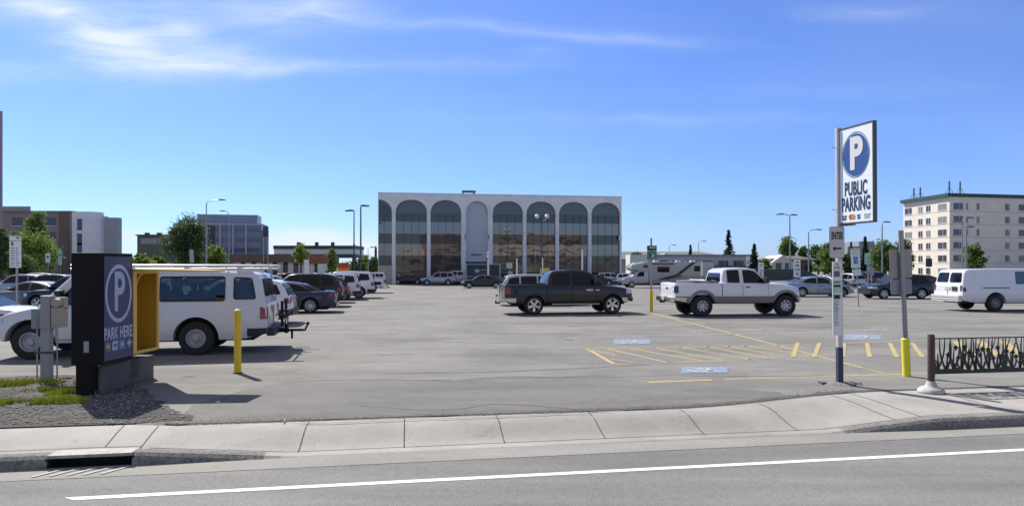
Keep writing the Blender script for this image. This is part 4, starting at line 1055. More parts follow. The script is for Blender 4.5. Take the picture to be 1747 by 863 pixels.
# apartment block on the right
PINK = wallmat('pale_pink_render', (.58, .52, .44)); AP2 = mat('dark_green_fascia', (.03, .06, .06), .6)
C0 = Vector((X(1620, 140), 140, 0)); C1 = Vector((X(1541, 155), 155, 0)); C2 = Vector((X(1760, 145.5)+22, 148.5, 0))
ap = thing('apartment_block', 'pale pink six storey apartment block with dark green roof edge', 'building', (C0.x, C0.y, gz(140)), 0)
h = 17.4+.35; loc = lambda p: (p[0]-C0.x, p[1]-C0.y)
q = [loc(C0), loc(C2), (loc(C2)[0]-1, loc(C2)[1]+16), loc(C1)]
m = MB(); m.prism([tuple(p) for p in q], 0, h, ax='z'); part('wall', m, PINK, ap)
cen = Vector((sum(p[0] for p in q)/4, sum(p[1] for p in q)/4)); m = MB(); m.prism([tuple(Vector(p)+(Vector(p)-cen).normalized()*.7) for p in q], h, h+.75, ax='z'); part('roof', m, AP2, ap)
def facade_windows(t, a, b, items, zs, h_, m=GW, mats=None, proud=.04):
    a, b = Vector(a), Vector(b); L = (b-a).length; d = (b-a)/L; ang = atan2(d.y, d.x); k = 0; rr = random.Random(9)
    for z in zs:
        for (x0, x1) in items:
            M = Matrix.Translation((a.x, a.y, 0)) @ Matrix.Rotation(ang, 4, 'Z')
            g = MB(); g.box(x0*L, x1*L, -proud, .02, z, z+h_, M); o = part('window', g, m if rr.random() < .7 else mats or m, t)
            f = MB(); f.box(x0*L-.12, x1*L+.12, -proud-.05, -.001, z-.14, z-.002, M); f.box((x0+.62*(x1-x0))*L-.05, (x0+.62*(x1-x0))*L+.05, -proud-.04, -proud-.002, z, z+h_, M); part('window_frame', f, mat('window_trim', (.55, .53, .50), .6), o)
GB = mat('window_blind', (.22, .23, .22), .4)
zs = [k*2.83+.9 for k in range(6)]
facade_windows(ap, loc(C1), loc(C0), [(.04, .20), (.35, .44), (.52, .61), (.77, .94)], zs, 1.35, GW, GB)
facade_windows(ap, loc(C0), loc(C2), [(.022, .075), (.095, .105), (.155, .17), (.32, .345), (.40, .45), (.465, .48), (.53, .55), (.62, .68), (.75, .78), (.86, .92)], zs, 1.35, GW, GB)
m = MB()
for (a_, b_) in ((loc(C1), loc(C0)), (loc(C0), loc(C2))):
    a_, b_ = Vector(a_), Vector(b_); L = (b_-a_).length; M = Matrix.Translation((a_.x, a_.y, 0)) @ Matrix.Rotation(atan2((b_-a_).y, (b_-a_).x), 4, 'Z')
    for k in range(1, 6): m.box(0.01, L-.01, -.025, 0, k*2.83+.42, k*2.83+.50, M)
part('floor_band', m, mat('band_grey', (.40, .37, .34), .8), ap)
for k, (px, py, Y) in enumerate(((1559, 321, 152), (1570, 320, 150), (1619.5, 309, 141), (1638, 310, 142))):
    z0 = h+gz(140)+.75; m = MB(); m.tube([(0, 0, 0), (0, 0, Z(py, Y)-z0)], .16, 6); m.tube([(.9, 0, 0), (0, 0, (Z(py, Y)-z0)*.6)], .05, 5); m.tube([(-.9, 0, 0), (0, 0, (Z(py, Y)-z0)*.6)], .05, 5); m.box(-.12, .12, -.12, .12, (Z(py, Y)-z0)*.55, (Z(py, Y)-z0))
    solo('roof_antenna', m, mat('antenna_blue_grey', (.12, .15, .2), .6), ['leftmost antenna mast over the sunlit end of the apartment roof', 'braced antenna mast second from the left on the apartment roof', 'tallest antenna mast at the corner of the apartment roof', 'rightmost thick antenna mast on the apartment roof'][k], 'antenna', (X(px, Y), Y, z0), 0, 'antennas on the apartment roof')

# left hand buildings
BRN = wallmat('brown_panels', (.185, .155, .135)); BRN2 = wallmat('grey_panels', (.20, .20, .22)); WHT = wallmat('white_metal_cladding', (.50, .52, .56))
t, L, hh = block('brown_office', 'brown office block with small white framed windows on the left', (X(-40, 150), 150), (X(122, 150), 150), 5, Z(362, 150), BRN, roof=mat('roof_grey', (.2, .2, .2), .9))
windows(t, [L-13.8+.0, L-6.0], [Z(385, 150)+.35, Z(410, 150)+.35], 2.4, 1.9, GW, fm2=WHT)
windows(t, [L-20.5], [Z(382, 150)+.35], 4.2, 1.6, GW); m = MB(); m.box(0, L-9.5, -.5, .0, Z(365, 150)+1, hh+1.3); part('upper_band', m, BRN2, t)
m = MB(); m.box(L-2.8, L-.5, -.2, .0, 0, hh+.0); part('red_brown_strip', m, wallmat('red_brown', (.105, .08, .072)), t)
t = thing('curved_white_office', 'white clad office wing with a curved end and narrow windows', 'building', (X(123, 146), 146, gz(146)), 0)
m = MB(); w1 = X(165, 146)-X(123, 146); poly = [(0, 0)]+[(w1-2.2+2.2*sin(a), 2.2-2.2*cos(a)) for a in lin(0, pi/2, 8)]+[(w1-1.5, 5), (0, 5)]
m.prism(poly, 0, Z(361, 146)+.35, ax='z'); part('wall', m, WHT, t, smooth=35)
for z in (Z(393, 146), Z(418, 146), Z(434, 146)):
    g = MB(); g.box(1.15, 2.25, -.05, .02, z+.35, z+2.6+.35); part('window', g, GW, t)
m = MB(); w2 = X(196.5, 147)-X(166, 147); m.box(w1-.3, w1+.5, 2.3, 3.5, 0, Z(368, 147)+.35); part('link', m, WHT, t)
m = MB(); m.box(w1+.3, w1+w2-.8, 2.2, 4, 0, Z(370, 147)+.3); part('grey_wing', m, wallmat('grey_cladding', (.23, .25, .28)), t)
t, L, hh = block('dark_green_building', 'dark green flat building behind the kiosk with a pale window strip', (X(234, 170), 170), (X(300, 170), 170), 14, Z(402, 170), wallmat('dark_green_wall', (.07, .09, .075)), roof=mat('roof_dark', (.06, .07, .065), .8))
m = MB(); m.box(1.0, 6.2, -.1, 0, hh-2.2, hh-.7); part('pale_strip', m, BRN2, t); m = MB(); m.box(1.0, 3.5, -.1, 0, hh-8.6, hh-7.4); part('pale_strip', m, BRN2, t)
for k in range(3): m = MB(); m.box(.8+k*3.2, 1.7+k*3.2, 2, 3, hh+.3, hh+.9); part('roof_unit', m, FRAME, t)
t, L, hh = block('glass_office', 'blue grey glass office block with a stepped upper storey', (X(338, 220), 220), (X(446, 224), 224), 9, Z(383, 220), mat('glass_wall_blue', (.15, .18, .25), .3, spec=.6), roof=mat('pale_trim', (.38, .40, .44), .6), parapet=.5)
m = MB(); m.box(-.6, L-1.5, 1, 8.5, hh+.5, hh+3.6); part('upper_storey', m, mat('upper_glass', (.20, .24, .32), .3, spec=.6), t)
for k in range(4):
    g = MB(); g.box(5.5, L-.5, -.06, .0, 1.8+k*3.5+2.2, 3.6+k*3.5+2.0); part('window', g, mat('glass_dark_blue', (.06, .08, .13), .15, spec=.8), t)
g = MB(); g.box(3.0, 5.4, -.15, .0, 0, hh-.4); part('dark_bay', g, mat('dark_bay', (.03, .035, .05), .3), t)
for x in (2.6, 6.8, 11.0, 15.2, 20.9): m = MB(); m.box(x, x+.45, -.3, -.07, 0, hh); part('fin', m, mat('pale_trim', (.38, .40, .44), .6), t)
m = MB(); m.box(L, L+1.9, 1, 3, 0, hh-1.5); part('side_wing', m, mat('side_wing', (.22, .25, .30), .5), t)
t, L, hh = block('brick_office', 'low brown office with tall white piers and a red brown fascia', (X(398, 128), 128), (X(566, 131), 131), 14, Z(433.5, 128), wallmat('low_brown', (.07, .055, .05)), roof=None)
m = MB(); m.box(-.4, L*.62, -.9, 0, hh-1.6, hh-.1); part('fascia', m, wallmat('brown_fascia', (.10, .075, .065)), t); m = MB(); m.box(L*.62+.02, L+.2, -.9, 0, hh-1.9, hh-.1); part('fascia', m, wallmat('red_fascia', (.17, .07, .05)), t)
for k in range(9): x = .4+k*2.02; m = MB(); m.box(x, x+1.05, -.5, -.02, 0, hh-1.62); part('pier', m, wallmat('white_pier', (.42, .40, .42)), t)
for k in range(8): x = 1.5+k*2.02; m = MB(); m.box(x+.1, x+.85, -.2, -.05, .3, hh-2.2); part('window', m, GW, t)
# the green roofed filling station canopy
DG = mat('canopy_green', (.03, .065, .065), .6)
t = thing('station_canopy', 'flat roofed pavilion with dark green edge bands and white fascia', 'building', (X(466, 150), 150, gz(150)), 0)
Lc = X(606, 150)-X(466, 150); m = MB(); z1 = Z(421, 150)+.35; m.box(0, Lc, 0, 9, z1-.5, z1+.3); part('roof', m, DG, t); m = MB(); m.box(.1, Lc-.1, .2, 8.8, z1-1.7, z1-.51); part('fascia', m, wallmat('white_fascia', (.5, .5, .5)), t)
m = MB(); m.box(.0, Lc, .1, 8.9, z1-2.5, z1-1.72); part('lower_band', m, DG, t)
for x in (.6, Lc*.55, Lc-1.2): m = MB(); m.box(x, x+.7, 2, 3, 0, z1-2.52); part('column', m, FRAME, t)
for k, x in enumerate((4.5, 8.8, 12.6)): m = MB(); m.box(x, x+.6, 3, 4, z1+.3, z1+1.2); part('roof_unit', m, FRAME, t)
m = MB(); m.box(0, 10, -8, 0, Z(424, 150)-.5, Z(424, 150)); 
# tower whose edge just enters on the left
t, L, hh = block('tan_tower', 'tall tan tower cut off by the left edge of view', (X(4.5, 80)-48, 80-40), (X(4.5, 80), 80), 10, Z(190, 80), wallmat('tan_tower_wall', (.26, .22, .21)))
# right hand side: grey roofed hall, white range of windows, small brown house, distant grey block
GRF = mat('grey_shingle', (.15, .155, .165), .9, var=.1, vscale=2)
t = thing('long_roofed_hall', 'long low hall with a plain grey shingle roof', 'building', (X(1058, 135), 135, gz(135)), 0)
Lh = X(1228, 135)-X(1058, 135); m = MB(); m.box(.3, Lh, 1, 20, 0, Z(441, 135)+.35); part('wall', m, wallmat('hall_wall', (.2, .2, .2)), t)
m = MB(); ze, zr_ = Z(442, 135)+.35, Z(427.5, 135)+.35
m.add([(-.5, 0, ze), (Lh+4.5, 0, ze), (Lh-1.5, 9, zr_), (-.5, 9, zr_), (-.5, 20, ze), (Lh+4.5, 20, ze)], [(0, 1, 2, 3), (3, 2, 5, 4), (1, 5, 2), (0, 3, 4), (0, 4, 5, 1)]); part('roof', m, GRF, t)
for k, x in enumerate((9.6,)):
    m = MB(); z0 = ze+.1; m.add([(x-2, -.2, z0), (x+2, -.2, z0), (x, -.2, z0+1.15), (x-1, 5, z0+.9), (x+1, 5, z0+.9), (x, 5, z0+1.15)], [(0, 1, 2), (0, 2, 5, 3), (1, 4, 5, 2)]); part('dormer', m, mat('dormer_trim', (.3, .32, .34), .7), t)
t, L, hh = block('white_workshop', 'long white workshop with a row of wide dark windows', (X(1092, 118), 118), (X(1281, 118), 118), 10, Z(436.5, 118), wallmat('workshop_white', (.36, .36, .38)), roof=mat('workshop_trim', (.2, .22, .24), .7), parapet=.25)
m = MB(); m.box(-2.1, 2.6, -1.5, 3, 0, Z(434.5, 118)+.35); part('cream_bay', m, wallmat('cream_wall', (.48, .50, .44)), t)
for k in range(6): x = 5.0+k*2.72*(1.0+.005*k); g = MB(); g.box(x-2.3+.5, x+.0, -.04, .0, hh-2.0, hh-.85); o = part('window', g, GW, t); f = MB(); f.box(x-1.0, x-.94, -.06, -.042, hh-2.0, hh-.85); part('window_frame', f, FRAME, o)
m = MB(); m.box(L*.45, L+.1, -1.6, -.0, 2.5, 2.75); part('awning', m, mat('awning_brown', (.09, .07, .06), .8), t)
t = thing('brown_house', 'small brown house with a broad hipped roof and white gable', 'house', (X(1312, 125), 125, gz(125)), 0)
Lb = X(1385, 125)-X(1312, 125); m = MB(); m.box(.4, Lb, 0, 9, 0, Z(441, 125)+.35); part('wall', m, wallmat('house_brown', (.12, .09, .075)), t)
m = MB(); ze, zr_ = Z(443, 125)+.35, Z(436, 125)+.35; m.add([(2, -.8, ze), (Lb+1, -.8, ze), (Lb-1, 4, zr_), (2.4, 4, zr_), (2, 9.5, ze), (Lb+1, 9.5, ze)], [(0, 1, 2, 3), (3, 2, 5, 4), (1, 5, 2), (0, 3, 4), (0, 4, 5, 1)]); part('roof', m, mat('house_roof', (.14, .125, .12), .9), t)
m = MB(); m.prism([(0, 0), (4.4, 0), (4.4, ze-.6), (2.2, ze+.9), (0, ze-.6)], -1.2, 6); part('gable_wing', m, wallmat('gable_white', (.42, .45, .42)), t)
for x in (.8, 2.6): g = MB(); g.box(x, x+1.1, -1.25, -1.19, 1.2, 3.3); part('window', g, GW, t)
for x in (5.0, 7.0): g = MB(); g.box(x, x+1.3, -.05, .0, 1.3, 2.9); part('window', g, GW, t)
t, L, hh = block('distant_grey_block', 'plain grey concrete block far off above the trees', (X(1446, 300), 300), (X(1494, 300), 300), 20, Z(420, 300), wallmat('far_grey', (.20, .21, .23)))
m = MB(); m.box(L*.45, L, 1, 15, hh, hh+2.3); part('penthouse', m, wallmat('far_grey', (.20, .21, .23)), t)
# tan blocks over the street behind the camera: the arched glass mirrors them
TAN = wallmat('tan_stone', (.40, .365, .31), .15, .3)
for k, (x0, x1, hgt, y, lab) in enumerate(((36, 68, 14.5, -34, 'tan stone office across the street, mirrored in the right hand arches'), (2, 9, 8.5, -36, 'low tan shop across the street, mirrored in the second arch'), (10, 24, 13, -36, 'brown framed office across the street, mirrored beside the blank arch'))):
    t = thing('street_office', lab, 'building', (x0, y, ZR), 0); m = MB(); m.box(0, x1-x0, -12, 0, 0, hgt); part('wall', m, (TAN, TAN, wallmat('warm_brown', (.17, .13, .10)))[k], t)
    n = int((x1-x0)/3)
    for zz in range(int(hgt/3.4)):
        m = MB()
        m.box(.5, x1-x0-.5, 0, .06, zz*3.4+1.0, zz*3.4+(1.9 if k == 0 else 2.6)); part('window', m, GW, t)

# ------------------------------------------------------------------ trees
def foliage(name, c1, c2, c3):
    m = bpy.data.materials.new(name); m.use_nodes = True; nt = m.node_tree; b = nt.nodes['Principled BSDF']; b.inputs['Roughness'].default_value = .7
    b.inputs['Specular IOR Level'].default_value = .25
    ge = nt.nodes.new('ShaderNodeNewGeometry'); r = nt.nodes.new('ShaderNodeValToRGB'); r.color_ramp.elements[0].color = (*c1, 1); r.color_ramp.elements[1].color = (*c3, 1)
    e = r.color_ramp.elements.new(.55); e.color = (*c2, 1); nt.links.new(ge.outputs['Random Per Island'], r.inputs[0]); nt.links.new(r.outputs[0], b.inputs['Base Color'])
    tr = nt.nodes.new('ShaderNodeBsdfTranslucent'); nt.links.new(r.outputs[0], tr.inputs[0]); mx = nt.nodes.new('ShaderNodeMixShader'); mx.inputs[0].default_value = .42
    nt.links.new(b.outputs[0], mx.inputs[1]); nt.links.new(tr.outputs[0], mx.inputs[2]); nt.links.new(mx.outputs[0], nt.nodes['Material Output'].inputs[0]); return m
LEAF = foliage('leaves_mid', (.075, .125, .03), (.14, .21, .055), (.23, .31, .10)); LEAFD = foliage('leaves_dark', (.045, .078, .028), (.09, .14, .05), (.17, .23, .09))
LEAFL = foliage('leaves_light', (.10, .17, .035), (.17, .26, .05), (.28, .38, .09)); NEED = foliage('needles', (.014, .026, .016), (.022, .04, .022), (.04, .062, .035))
BARK = mat('bark', (.09, .075, .06), .95, var=.3, vscale=5)
def leaf_mesh(pos, size, rng):
    n = len(pos); pos = np.array(pos); nrm = rng.normal(size=(n, 3)); nrm /= np.linalg.norm(nrm, axis=1)[:, None]; a = np.cross(nrm, rng.normal(size=(n, 3))); a /= np.linalg.norm(a, axis=1)[:, None]; b = np.cross(nrm, a)
    s = size*(.6+.8*rng.random(n))[:, None]; v = np.stack([pos-a*s, pos-b*s*.55, pos+a*s, pos+b*s*.55], 1).reshape(-1, 3)
    me = bpy.data.meshes.new('crown'); me.vertices.add(4*n); me.vertices.foreach_set('co', v.ravel()); me.loops.add(4*n); me.loops.foreach_set('vertex_index', np.arange(4*n, dtype=np.int32))
    me.polygons.add(n); me.polygons.foreach_set('loop_start', np.arange(0, 4*n, 4, dtype=np.int32)); me.update(calc_edges=True); return me
def broadleaf(label, px, Y, w_px, top_py, bot_py, m=LEAF, seed=1, n=5200, leaf=None, name='broadleaf_tree', loc=None, ragged=.35):
    rng = np.random.default_rng(seed); x0 = X(px, Y); z0 = gz(Y); r = w_px*Y/F/2; top = Z(top_py, Y)-z0; bot = max(.4, Z(bot_py, Y)-z0); c = (top+bot)/2; hz = (top-bot)/2
    t = thing(name, label, 'tree', (x0, Y, z0)); leaf = leaf or max(.11, Y*.0017)
    trunk = MB(); trunk.tube([(0, 0, 0), (.05*r, 0, bot), (-.03*r, .05*r, c)], [.05*top*.5+.06, .04*top*.5+.04, .05], 7)
    k = 60; cl = []; 
    while len(cl) < k:
        d = rng.normal(size=3); d /= np.linalg.norm(d); q = d*(rng.random()**.45)*np.array([r, r, hz])*.86
        wz = 1-.35*max(0, q[2]/hz); q[0] *= wz; q[1] *= wz; q[:2] *= 1+ragged*(rng.random()-.5); cl.append(q+np.array([0, 0, c]))
    for q in cl[:9]: trunk.tube([(0, 0, bot+.3*(c-bot)), tuple(q*np.array([.5, .5, .92])), tuple(q)], [.09, .05, .02], 5)
    n = int(n*1.25); sz = rng.uniform(.10, .27, k)*min(r, hz)*1.15; idx = rng.integers(0, k, n); pos = np.array(cl)[idx]+np.clip(rng.normal(size=(n, 3)), -1.9, 1.9)*sz[idx][:, None]*np.array([.75, .75, .6]); pos[:, 2] = np.maximum(pos[:, 2], .3)
    link('crown', leaf_mesh(pos, leaf, rng), m, t); part('trunk', trunk, BARK, t, smooth=60); return t
def spruce(label, px, Y, w_px, top_py, seed=1, n=4200, base=.6):
    rng = np.random.default_rng(seed); z0 = gz(Y); r = w_px*Y/F/2; H_ = Z(top_py, Y)-z0; t = thing('spruce_tree', label, 'tree', (X(px, Y), Y, z0)); P_ = []
    trunk = MB(); trunk.tube([(0, 0, 0), (0, 0, H_*.97)], [.03*H_*.5+.05, .02], 7); tiers = int(H_*2.0)+6
    for k in range(tiers):
        f = k/tiers; z = base+(H_-base)*f; rr = r*(1-f)**.8*rng.uniform(.8, 1.15); nb = 9
        for b in range(nb):
            a = rng.uniform(0, 2*pi); L = rr*rng.uniform(.55, 1.1); m_ = max(3, int(n/tiers/nb)); s = rng.random(m_)**.7; P_ += list(np.stack([cos(a)*L*s, sin(a)*L*s, z-.22*L*s+.10*L*s*s*2], 1)+rng.normal(size=(m_, 3))*np.array([.09, .09, .06])*(.4+rr*.35))
    P_ += [(0, 0, H_-.1-.3*i/6) for i in range(6)]
    link('crown', leaf_mesh(P_, max(.12, Y*.0016), rng), NEED, t); part('trunk', trunk, BARK, t, smooth=60); return t
broadleaf('tall thin topped leafy tree left of the curved white office', 62, 118, 42, 352, 440, LEAF, 11, 4200)
broadleaf('dark tree against the left edge of the view', 3, 60, 26, 382, 478, LEAFD, 12, 4200)
broadleaf('bright light green bush in front of the brown office', 50, 100, 78, 388, 470, LEAFL, 13, 6000)
broadleaf('small yellow green tree right of the thin topped tree', 84, 106, 26, 405, 470, LEAFL, 131, 2600)
broadleaf('olive bush low at the left edge of the car park', 28, 90, 60, 425, 482, LEAFD, 132, 3600)
broadleaf('big dark leafy tree in front of the glass office', 316, 112, 82, 366, 462, LEAFD, 14, 9000, ragged=.7)
broadleaf('round pale green tree right of the big dark tree', 366, 108, 40, 416, 462, LEAFL, 15, 3600)
broadleaf('pale bush behind the kiosk canopy', 240, 105, 30, 432, 458, LEAFL, 16, 2000)
broadleaf('low green bush left of the big dark tree', 268, 120, 26, 436, 460, LEAF, 161, 1600)
broadleaf('young light green tree rising over the low brown office', 513, 122, 26, 413, 452, LEAFL, 17, 1800)
broadleaf('young street tree at the end of the low brown office', 566, 105, 22, 420, 478, LEAF, 18, 2600)
broadleaf('rounded green tree left of the arched office block', 622, 150, 42, 432, 474, LEAF, 19, 2600)
broadleaf('low dark tree nearest the left corner of the arched office', 638, 130, 26, 436, 474, LEAFD, 20, 2200)
spruce('thin dark spruce left of the arched office block', 604, 190, 10, 416, 21, 1400); spruce('second thin spruce left of the arched office block', 614, 190, 9, 422, 22, 1200)
spruce('tiny far spruce touching the corner of the arched office', 641, 220, 8, 420, 221, 900)
spruce('tall ragged spruce behind the long white workshop', 1243, 128, 34, 391, 23, 4200); spruce('dense dark spruce at the right end of the white workshop', 1287, 112, 26, 415, 24, 3800)
spruce('small spruce in front of the grey shingle roof', 1178, 130, 15, 417, 25, 2200); spruce('dark narrow spruce behind the blue wheelchair sign', 1476, 115, 22, 402, 26, 3600)
spruce('small spruce tip left of the distant grey block', 1452, 200, 9, 412, 27, 900)
broadleaf('open crowned poplar over the brown house', 1343, 140, 30, 402, 445, LEAF, 28, 2400, name='poplar_tree')
broadleaf('low wide shrub right of the grey hall', 1085, 128, 26, 430, 446, LEAFD, 281, 900)
broadleaf('dark round tree right of the brown house roof', 1396, 135, 34, 414, 452, LEAFD, 29, 3000); broadleaf('small poplar between the brown house and the round tree', 1371, 140, 20, 416, 448, LEAF, 30, 1500, name='poplar_tree')
broadleaf('wide leafy tree left of the enter sign', 1418, 118, 44, 410, 474, LEAF, 31, 5000); broadleaf('broad green tree between the two sign poles', 1512, 120, 56, 407, 480, LEAF, 32, 6500)
broadleaf('dark tree close behind the leaning wheelchair sign', 1453, 116, 34, 428, 478, LEAFD, 33, 3000); broadleaf('tree crown showing left of the apartment corner', 1541, 135, 34, 400, 470, LEAFD, 34, 3600)
broadleaf('pointed green tree against the shaded apartment wall', 1660, 120, 36, 410, 470, LEAF, 35, 4200); broadleaf('small pale bush between brown house and workshop', 1304, 118, 22, 440, 466, LEAFL, 36, 1500)
rng = np.random.default_rng(77); n = 26000; th = rng.uniform(-.85, .85, n); Yd = rng.uniform(320, 420, n); xs_ = Yd*np.tan(th); hh_ = 2.2+9.5*rng.random(n)*(.55+.45*np.sin(xs_*.05)*np.sin(xs_*.021+1))
o = link('distant_woodland', leaf_mesh(np.stack([xs_, Yd, hh_*rng.random(n)], 1), 1.1, rng), LEAFD); tag(o, 'low line of distant trees along the horizon behind everything', None, None, 'stuff')
# ------------------------------------------------------------------ the vehicles where they stand
# passenger van with ladder rack by the kiosk
vl = by_wheels(VAN, 196, 609.5, 189+3, 1.04, side=1)
van = vehicle(VAN, 'passenger_van', 'white passenger van with ladder rack parked behind the kiosk', 'van', P_WHITE2, vl, 192, None, 1.04)
rk = MB(); zr = 2.06
for sg in (1, -1):
    y = sg*.80; rk.bar((-3.35, y, zr), (1.0, y, zr), .028); rk.bar((-3.35, y, zr+.085), (1.0, y, zr+.085), .026); rk.tube([(-3.35, y, zr), (-3.41, y, zr+.03), (-3.41, y, zr+.06), (-3.35, y, zr+.085)], .027)
    for x in (-2.7, -1.5, -.3, .8): rk.box(x-.06, x+.06, y-.02, y+.02, 1.95, zr+.10)
for x in (-3.2, -2.4, -1.6, -.8, 0, .8): rk.bar((x, -.80, zr+.02), (x, .80, zr+.02), .022)
part('roof_rack', rk, WPLAS, van, smooth=40)
mm = MB()
for sg in (1, -1):
    for x in (-2.85, -1.05): mm.box(x-.16, x+.16, *sorted((sg*.72, sg*.86)), 1.95, 2.07)
part('rack_foot', mm, WPLAS, van, bevel=.02)
mm = MB(); mm.box(-3.75, -3.38, -.05, .05, .42, .52); mm.box(-3.72, -3.66, -.12, .12, .40, 1.0); mm.box(-3.70, -3.58, -.55, .55, .80, .92); mm.box(-3.66, -3.6, -.4, -.32, .6, 1.25); mm.box(-3.66, -3.6, .32, .4, .6, 1.25); mm.box(-4.15, -3.7, -.03, .03, .44, .49); mm.bar((-4.15, 0, .46), (-4.22, .0, .62), .025); mm.lathe([(.04, 0), (.045, .05), (0, .09)], 8, Matrix.Translation((-4.22, 0, .60))); mm.box(-3.85, -3.80, -.03, .03, .25, .46)
mm.box(-4.05, -3.72, -.5, -.44, .40, .46)
part('hitch_carrier', mm, UND, van, smooth=30)
mm = MB(); mm.box(-3.72, -3.705, .12, .26, .66, .80); mm.box(-3.72, -3.705, -.26, -.12, .66, .80); part('carrier_lamp', mm, LENS, van)
st = MB(); rr = random.Random(2)
for x in (-2.3, -1.5, -.6, .35):
    for y in (-.55, .15) if x < 0 else (-.5, .5): st.box(x-.08, x+.08, y-.24, y+.28, 1.12, 1.55+rr.uniform(-.05, .1)); st.box(x-.05, x+.05, y-.1, y+.12, 1.5, 1.70)
st.box(-2.2, -1.3, -.1, .6, 1.15, 1.42); st.tube([(-1.1, -.5, 1.2), (-1.0, -.2, 1.5), (-.8, .2, 1.3)], .12, 8)
part('seats', st, mat('seat_grey', (.05, .05, .06), .9), van, bevel=.03)
sk = MB()
for k in range(6): x = -2.9+k*.72; sk.box(x-.015, x+.015, -.70, .70, 2.02, 2.043)
part('roof_rib', sk, P_WHITE2, van)
# cargo van on the right
vc = by_wheels(CARGO, 1699, 531.5, 3, 1.05, 'rear')
vehicle(CARGO, 'cargo_van', 'white cargo van with paired rear door windows at right edge', 'van', P_WHITE, vc, 3, None, 1.05, swap={'side_window': mat('teal_glass', (.05, .12, .15), .06, spec=.6)})
# pickups
ram = vehicle(RAM, 'crew_cab_pickup', 'dark charcoal crew cab pickup with chrome wheels and bumpers', 'pickup truck', P_CHAR, by_wheels(RAM, 979, 536.5, 10, 1.045), 10, None, 1.045)
mm = MB()
for q in range(6): mm.box(.58+q*.05, .62+q*.05, -RAM.surf(.7, 1.02)-.024, -RAM.surf(.7, 1.02)-.008, 1.05, 1.05+(.075, .06, .075, .07, .05, .075)[q])
mm.box(1.0, 1.18, -RAM.surf(1.1, 1.05)-.016, -RAM.surf(1.1, 1.05)-.004, 1.06, 1.10)
part('door_badge', mm, CHROME, ram)
mm = MB()
for z in (.70, ): mm.box(RAM.xf+.0, RAM.xf+.05, -.97, .97, .56, .74)
ford = vehicle(FORD, 'extended_cab_pickup', 'white extended cab pickup with grey flares and a bed toolbox', 'pickup truck', P_WHITE, by_wheels(FORD, 1270.5, 540, 6, 1.09), 6, None, 1.09)
mm = MB(); mm.box(-1.42, -1.02, -.80, .80, 1.12, 1.42); solo_p = part('toolbox', mm, PLAS, ford, bevel=.02); mm = MB(); mm.bar((-1.6, -.8, 1.46), (-1.6, .8, 1.46), .03); mm.bar((-2.3, .5, 1.40), (-1.1, .55, 1.46), .035); part('bed_rail', mm, WPLAS, ford)
# left hand row, noses in, numbered from the van outwards by depth only in this list
def put(spec, name, label, cat, p, rear_px, rear_py, heading, sc=1.0, group=None, side=1, **k):
    return vehicle(spec, name, label, cat, p, by_wheels(spec, rear_px, rear_py, heading, sc, 'rear', side), heading, group, sc, **k)
ROW = 'cars parked nose in along the left aisle'
put(SUV, 'parked_hatchback', 'white hatchback half hidden behind the passenger van', 'car', P_WHITE, 446, 555, 190, 1.0, ROW)
put(SEDAN, 'parked_sedan', 'dark navy sedan with many spoked wheels beyond the white van', 'car', P_NAVY, 529, 534, 190, 1.03, ROW)
put(SUV, 'parked_suv', 'dark wagon with a pale roof rail behind the navy sedan', 'car', P_BLACK, 548, 524, 190, 1.07, ROW)
put(SUV, 'parked_suv', 'small maroon and silver suv third beyond the navy sedan', 'car', P_RED, 566, 517, 191, .96, ROW)
put(BIGSUV, 'parked_suv', 'white suv with dark tailgate window in the left row', 'car', P_WHITE, 587, 512, 190, 1.0, ROW)
w = put(BIGSUV, 'parked_suv', 'boxy white suv with spare wheel and open dark wheels', 'car', P_WHITE, 612, 509, 190, 1.08, ROW)
mm = MB(); mm.lathe([(.0, -.11), (.30, -.11), (.34, -.06), (.34, .06), (.30, .11), (0, .11)], 24, Matrix.Translation((BIGSUV.xr-.13, .1, 1.0)) @ Matrix.Rotation(pi/2, 4, 'Z')); part('spare_wheel', mm, TYRE, w, smooth=40)
put(CAPPED, 'canopy_pickup', 'white pickup with matching bed canopy in the left row', 'pickup truck', P_WHITE, 634, 500, 190, 1.0, ROW)
put(SUV, 'parked_suv', 'silver suv almost hidden beyond the canopy pickup', 'car', P_SILVER, 640, 491, 190, 1.0, ROW)
# middle
put(SEDAN, 'parked_sedan', 'black sedan with pale wheels in front of the blank arch', 'car', P_GREEN, 846, 492, 183, 1.07)
put(SUV, 'parked_suv', 'silver suv parked before the second glass arch', 'car', P_SILVER, 764.5, 486.3, 184, 1.06)
put(BIGSUV, 'parked_suv', 'green beige suv directly behind the black sedan', 'car', P_TAN, 832, 485.7, 184, 1.0)
put(SUV, 'parked_suv', 'black suv behind the silver suv by the facade', 'car', P_BLACK, 762, 484.4, 184, 1.0)
put(CREW, 'white_pickup', 'white pickup nose right behind the silver suv', 'pickup truck', P_WHITE, 800, 485.0, 184, 1.0)
put(SUV, 'parked_suv', 'silver suv with slanted rear window behind the charcoal pickup', 'car', paint('paint_pale_silver', (.50, .52, .55), .3, .35), 886, 522, 8, 1.05, None, -1)
put(BIGSUV, 'parked_suv', 'small white suv under the rightmost glass arch', 'car', P_WHITE, 1031, 484.2, 4, .92, None, -1)
put(SEDAN, 'parked_sedan', 'dark sedan nose right beside the small white suv', 'car', P_BLACK, 1004, 486.6, 4, 1.0, None, -1)
put(SUV, 'parked_suv', 'white suv right of the office corner, nearer the motorhome', 'car', P_WHITE, 1062, 486.3, 5, .95, None, -1)
put(SEDAN, 'parked_sedan', 'white sedan behind the office corner under the camper', 'car', P_WHITE, 1066, 482.0, 184, 1.0)
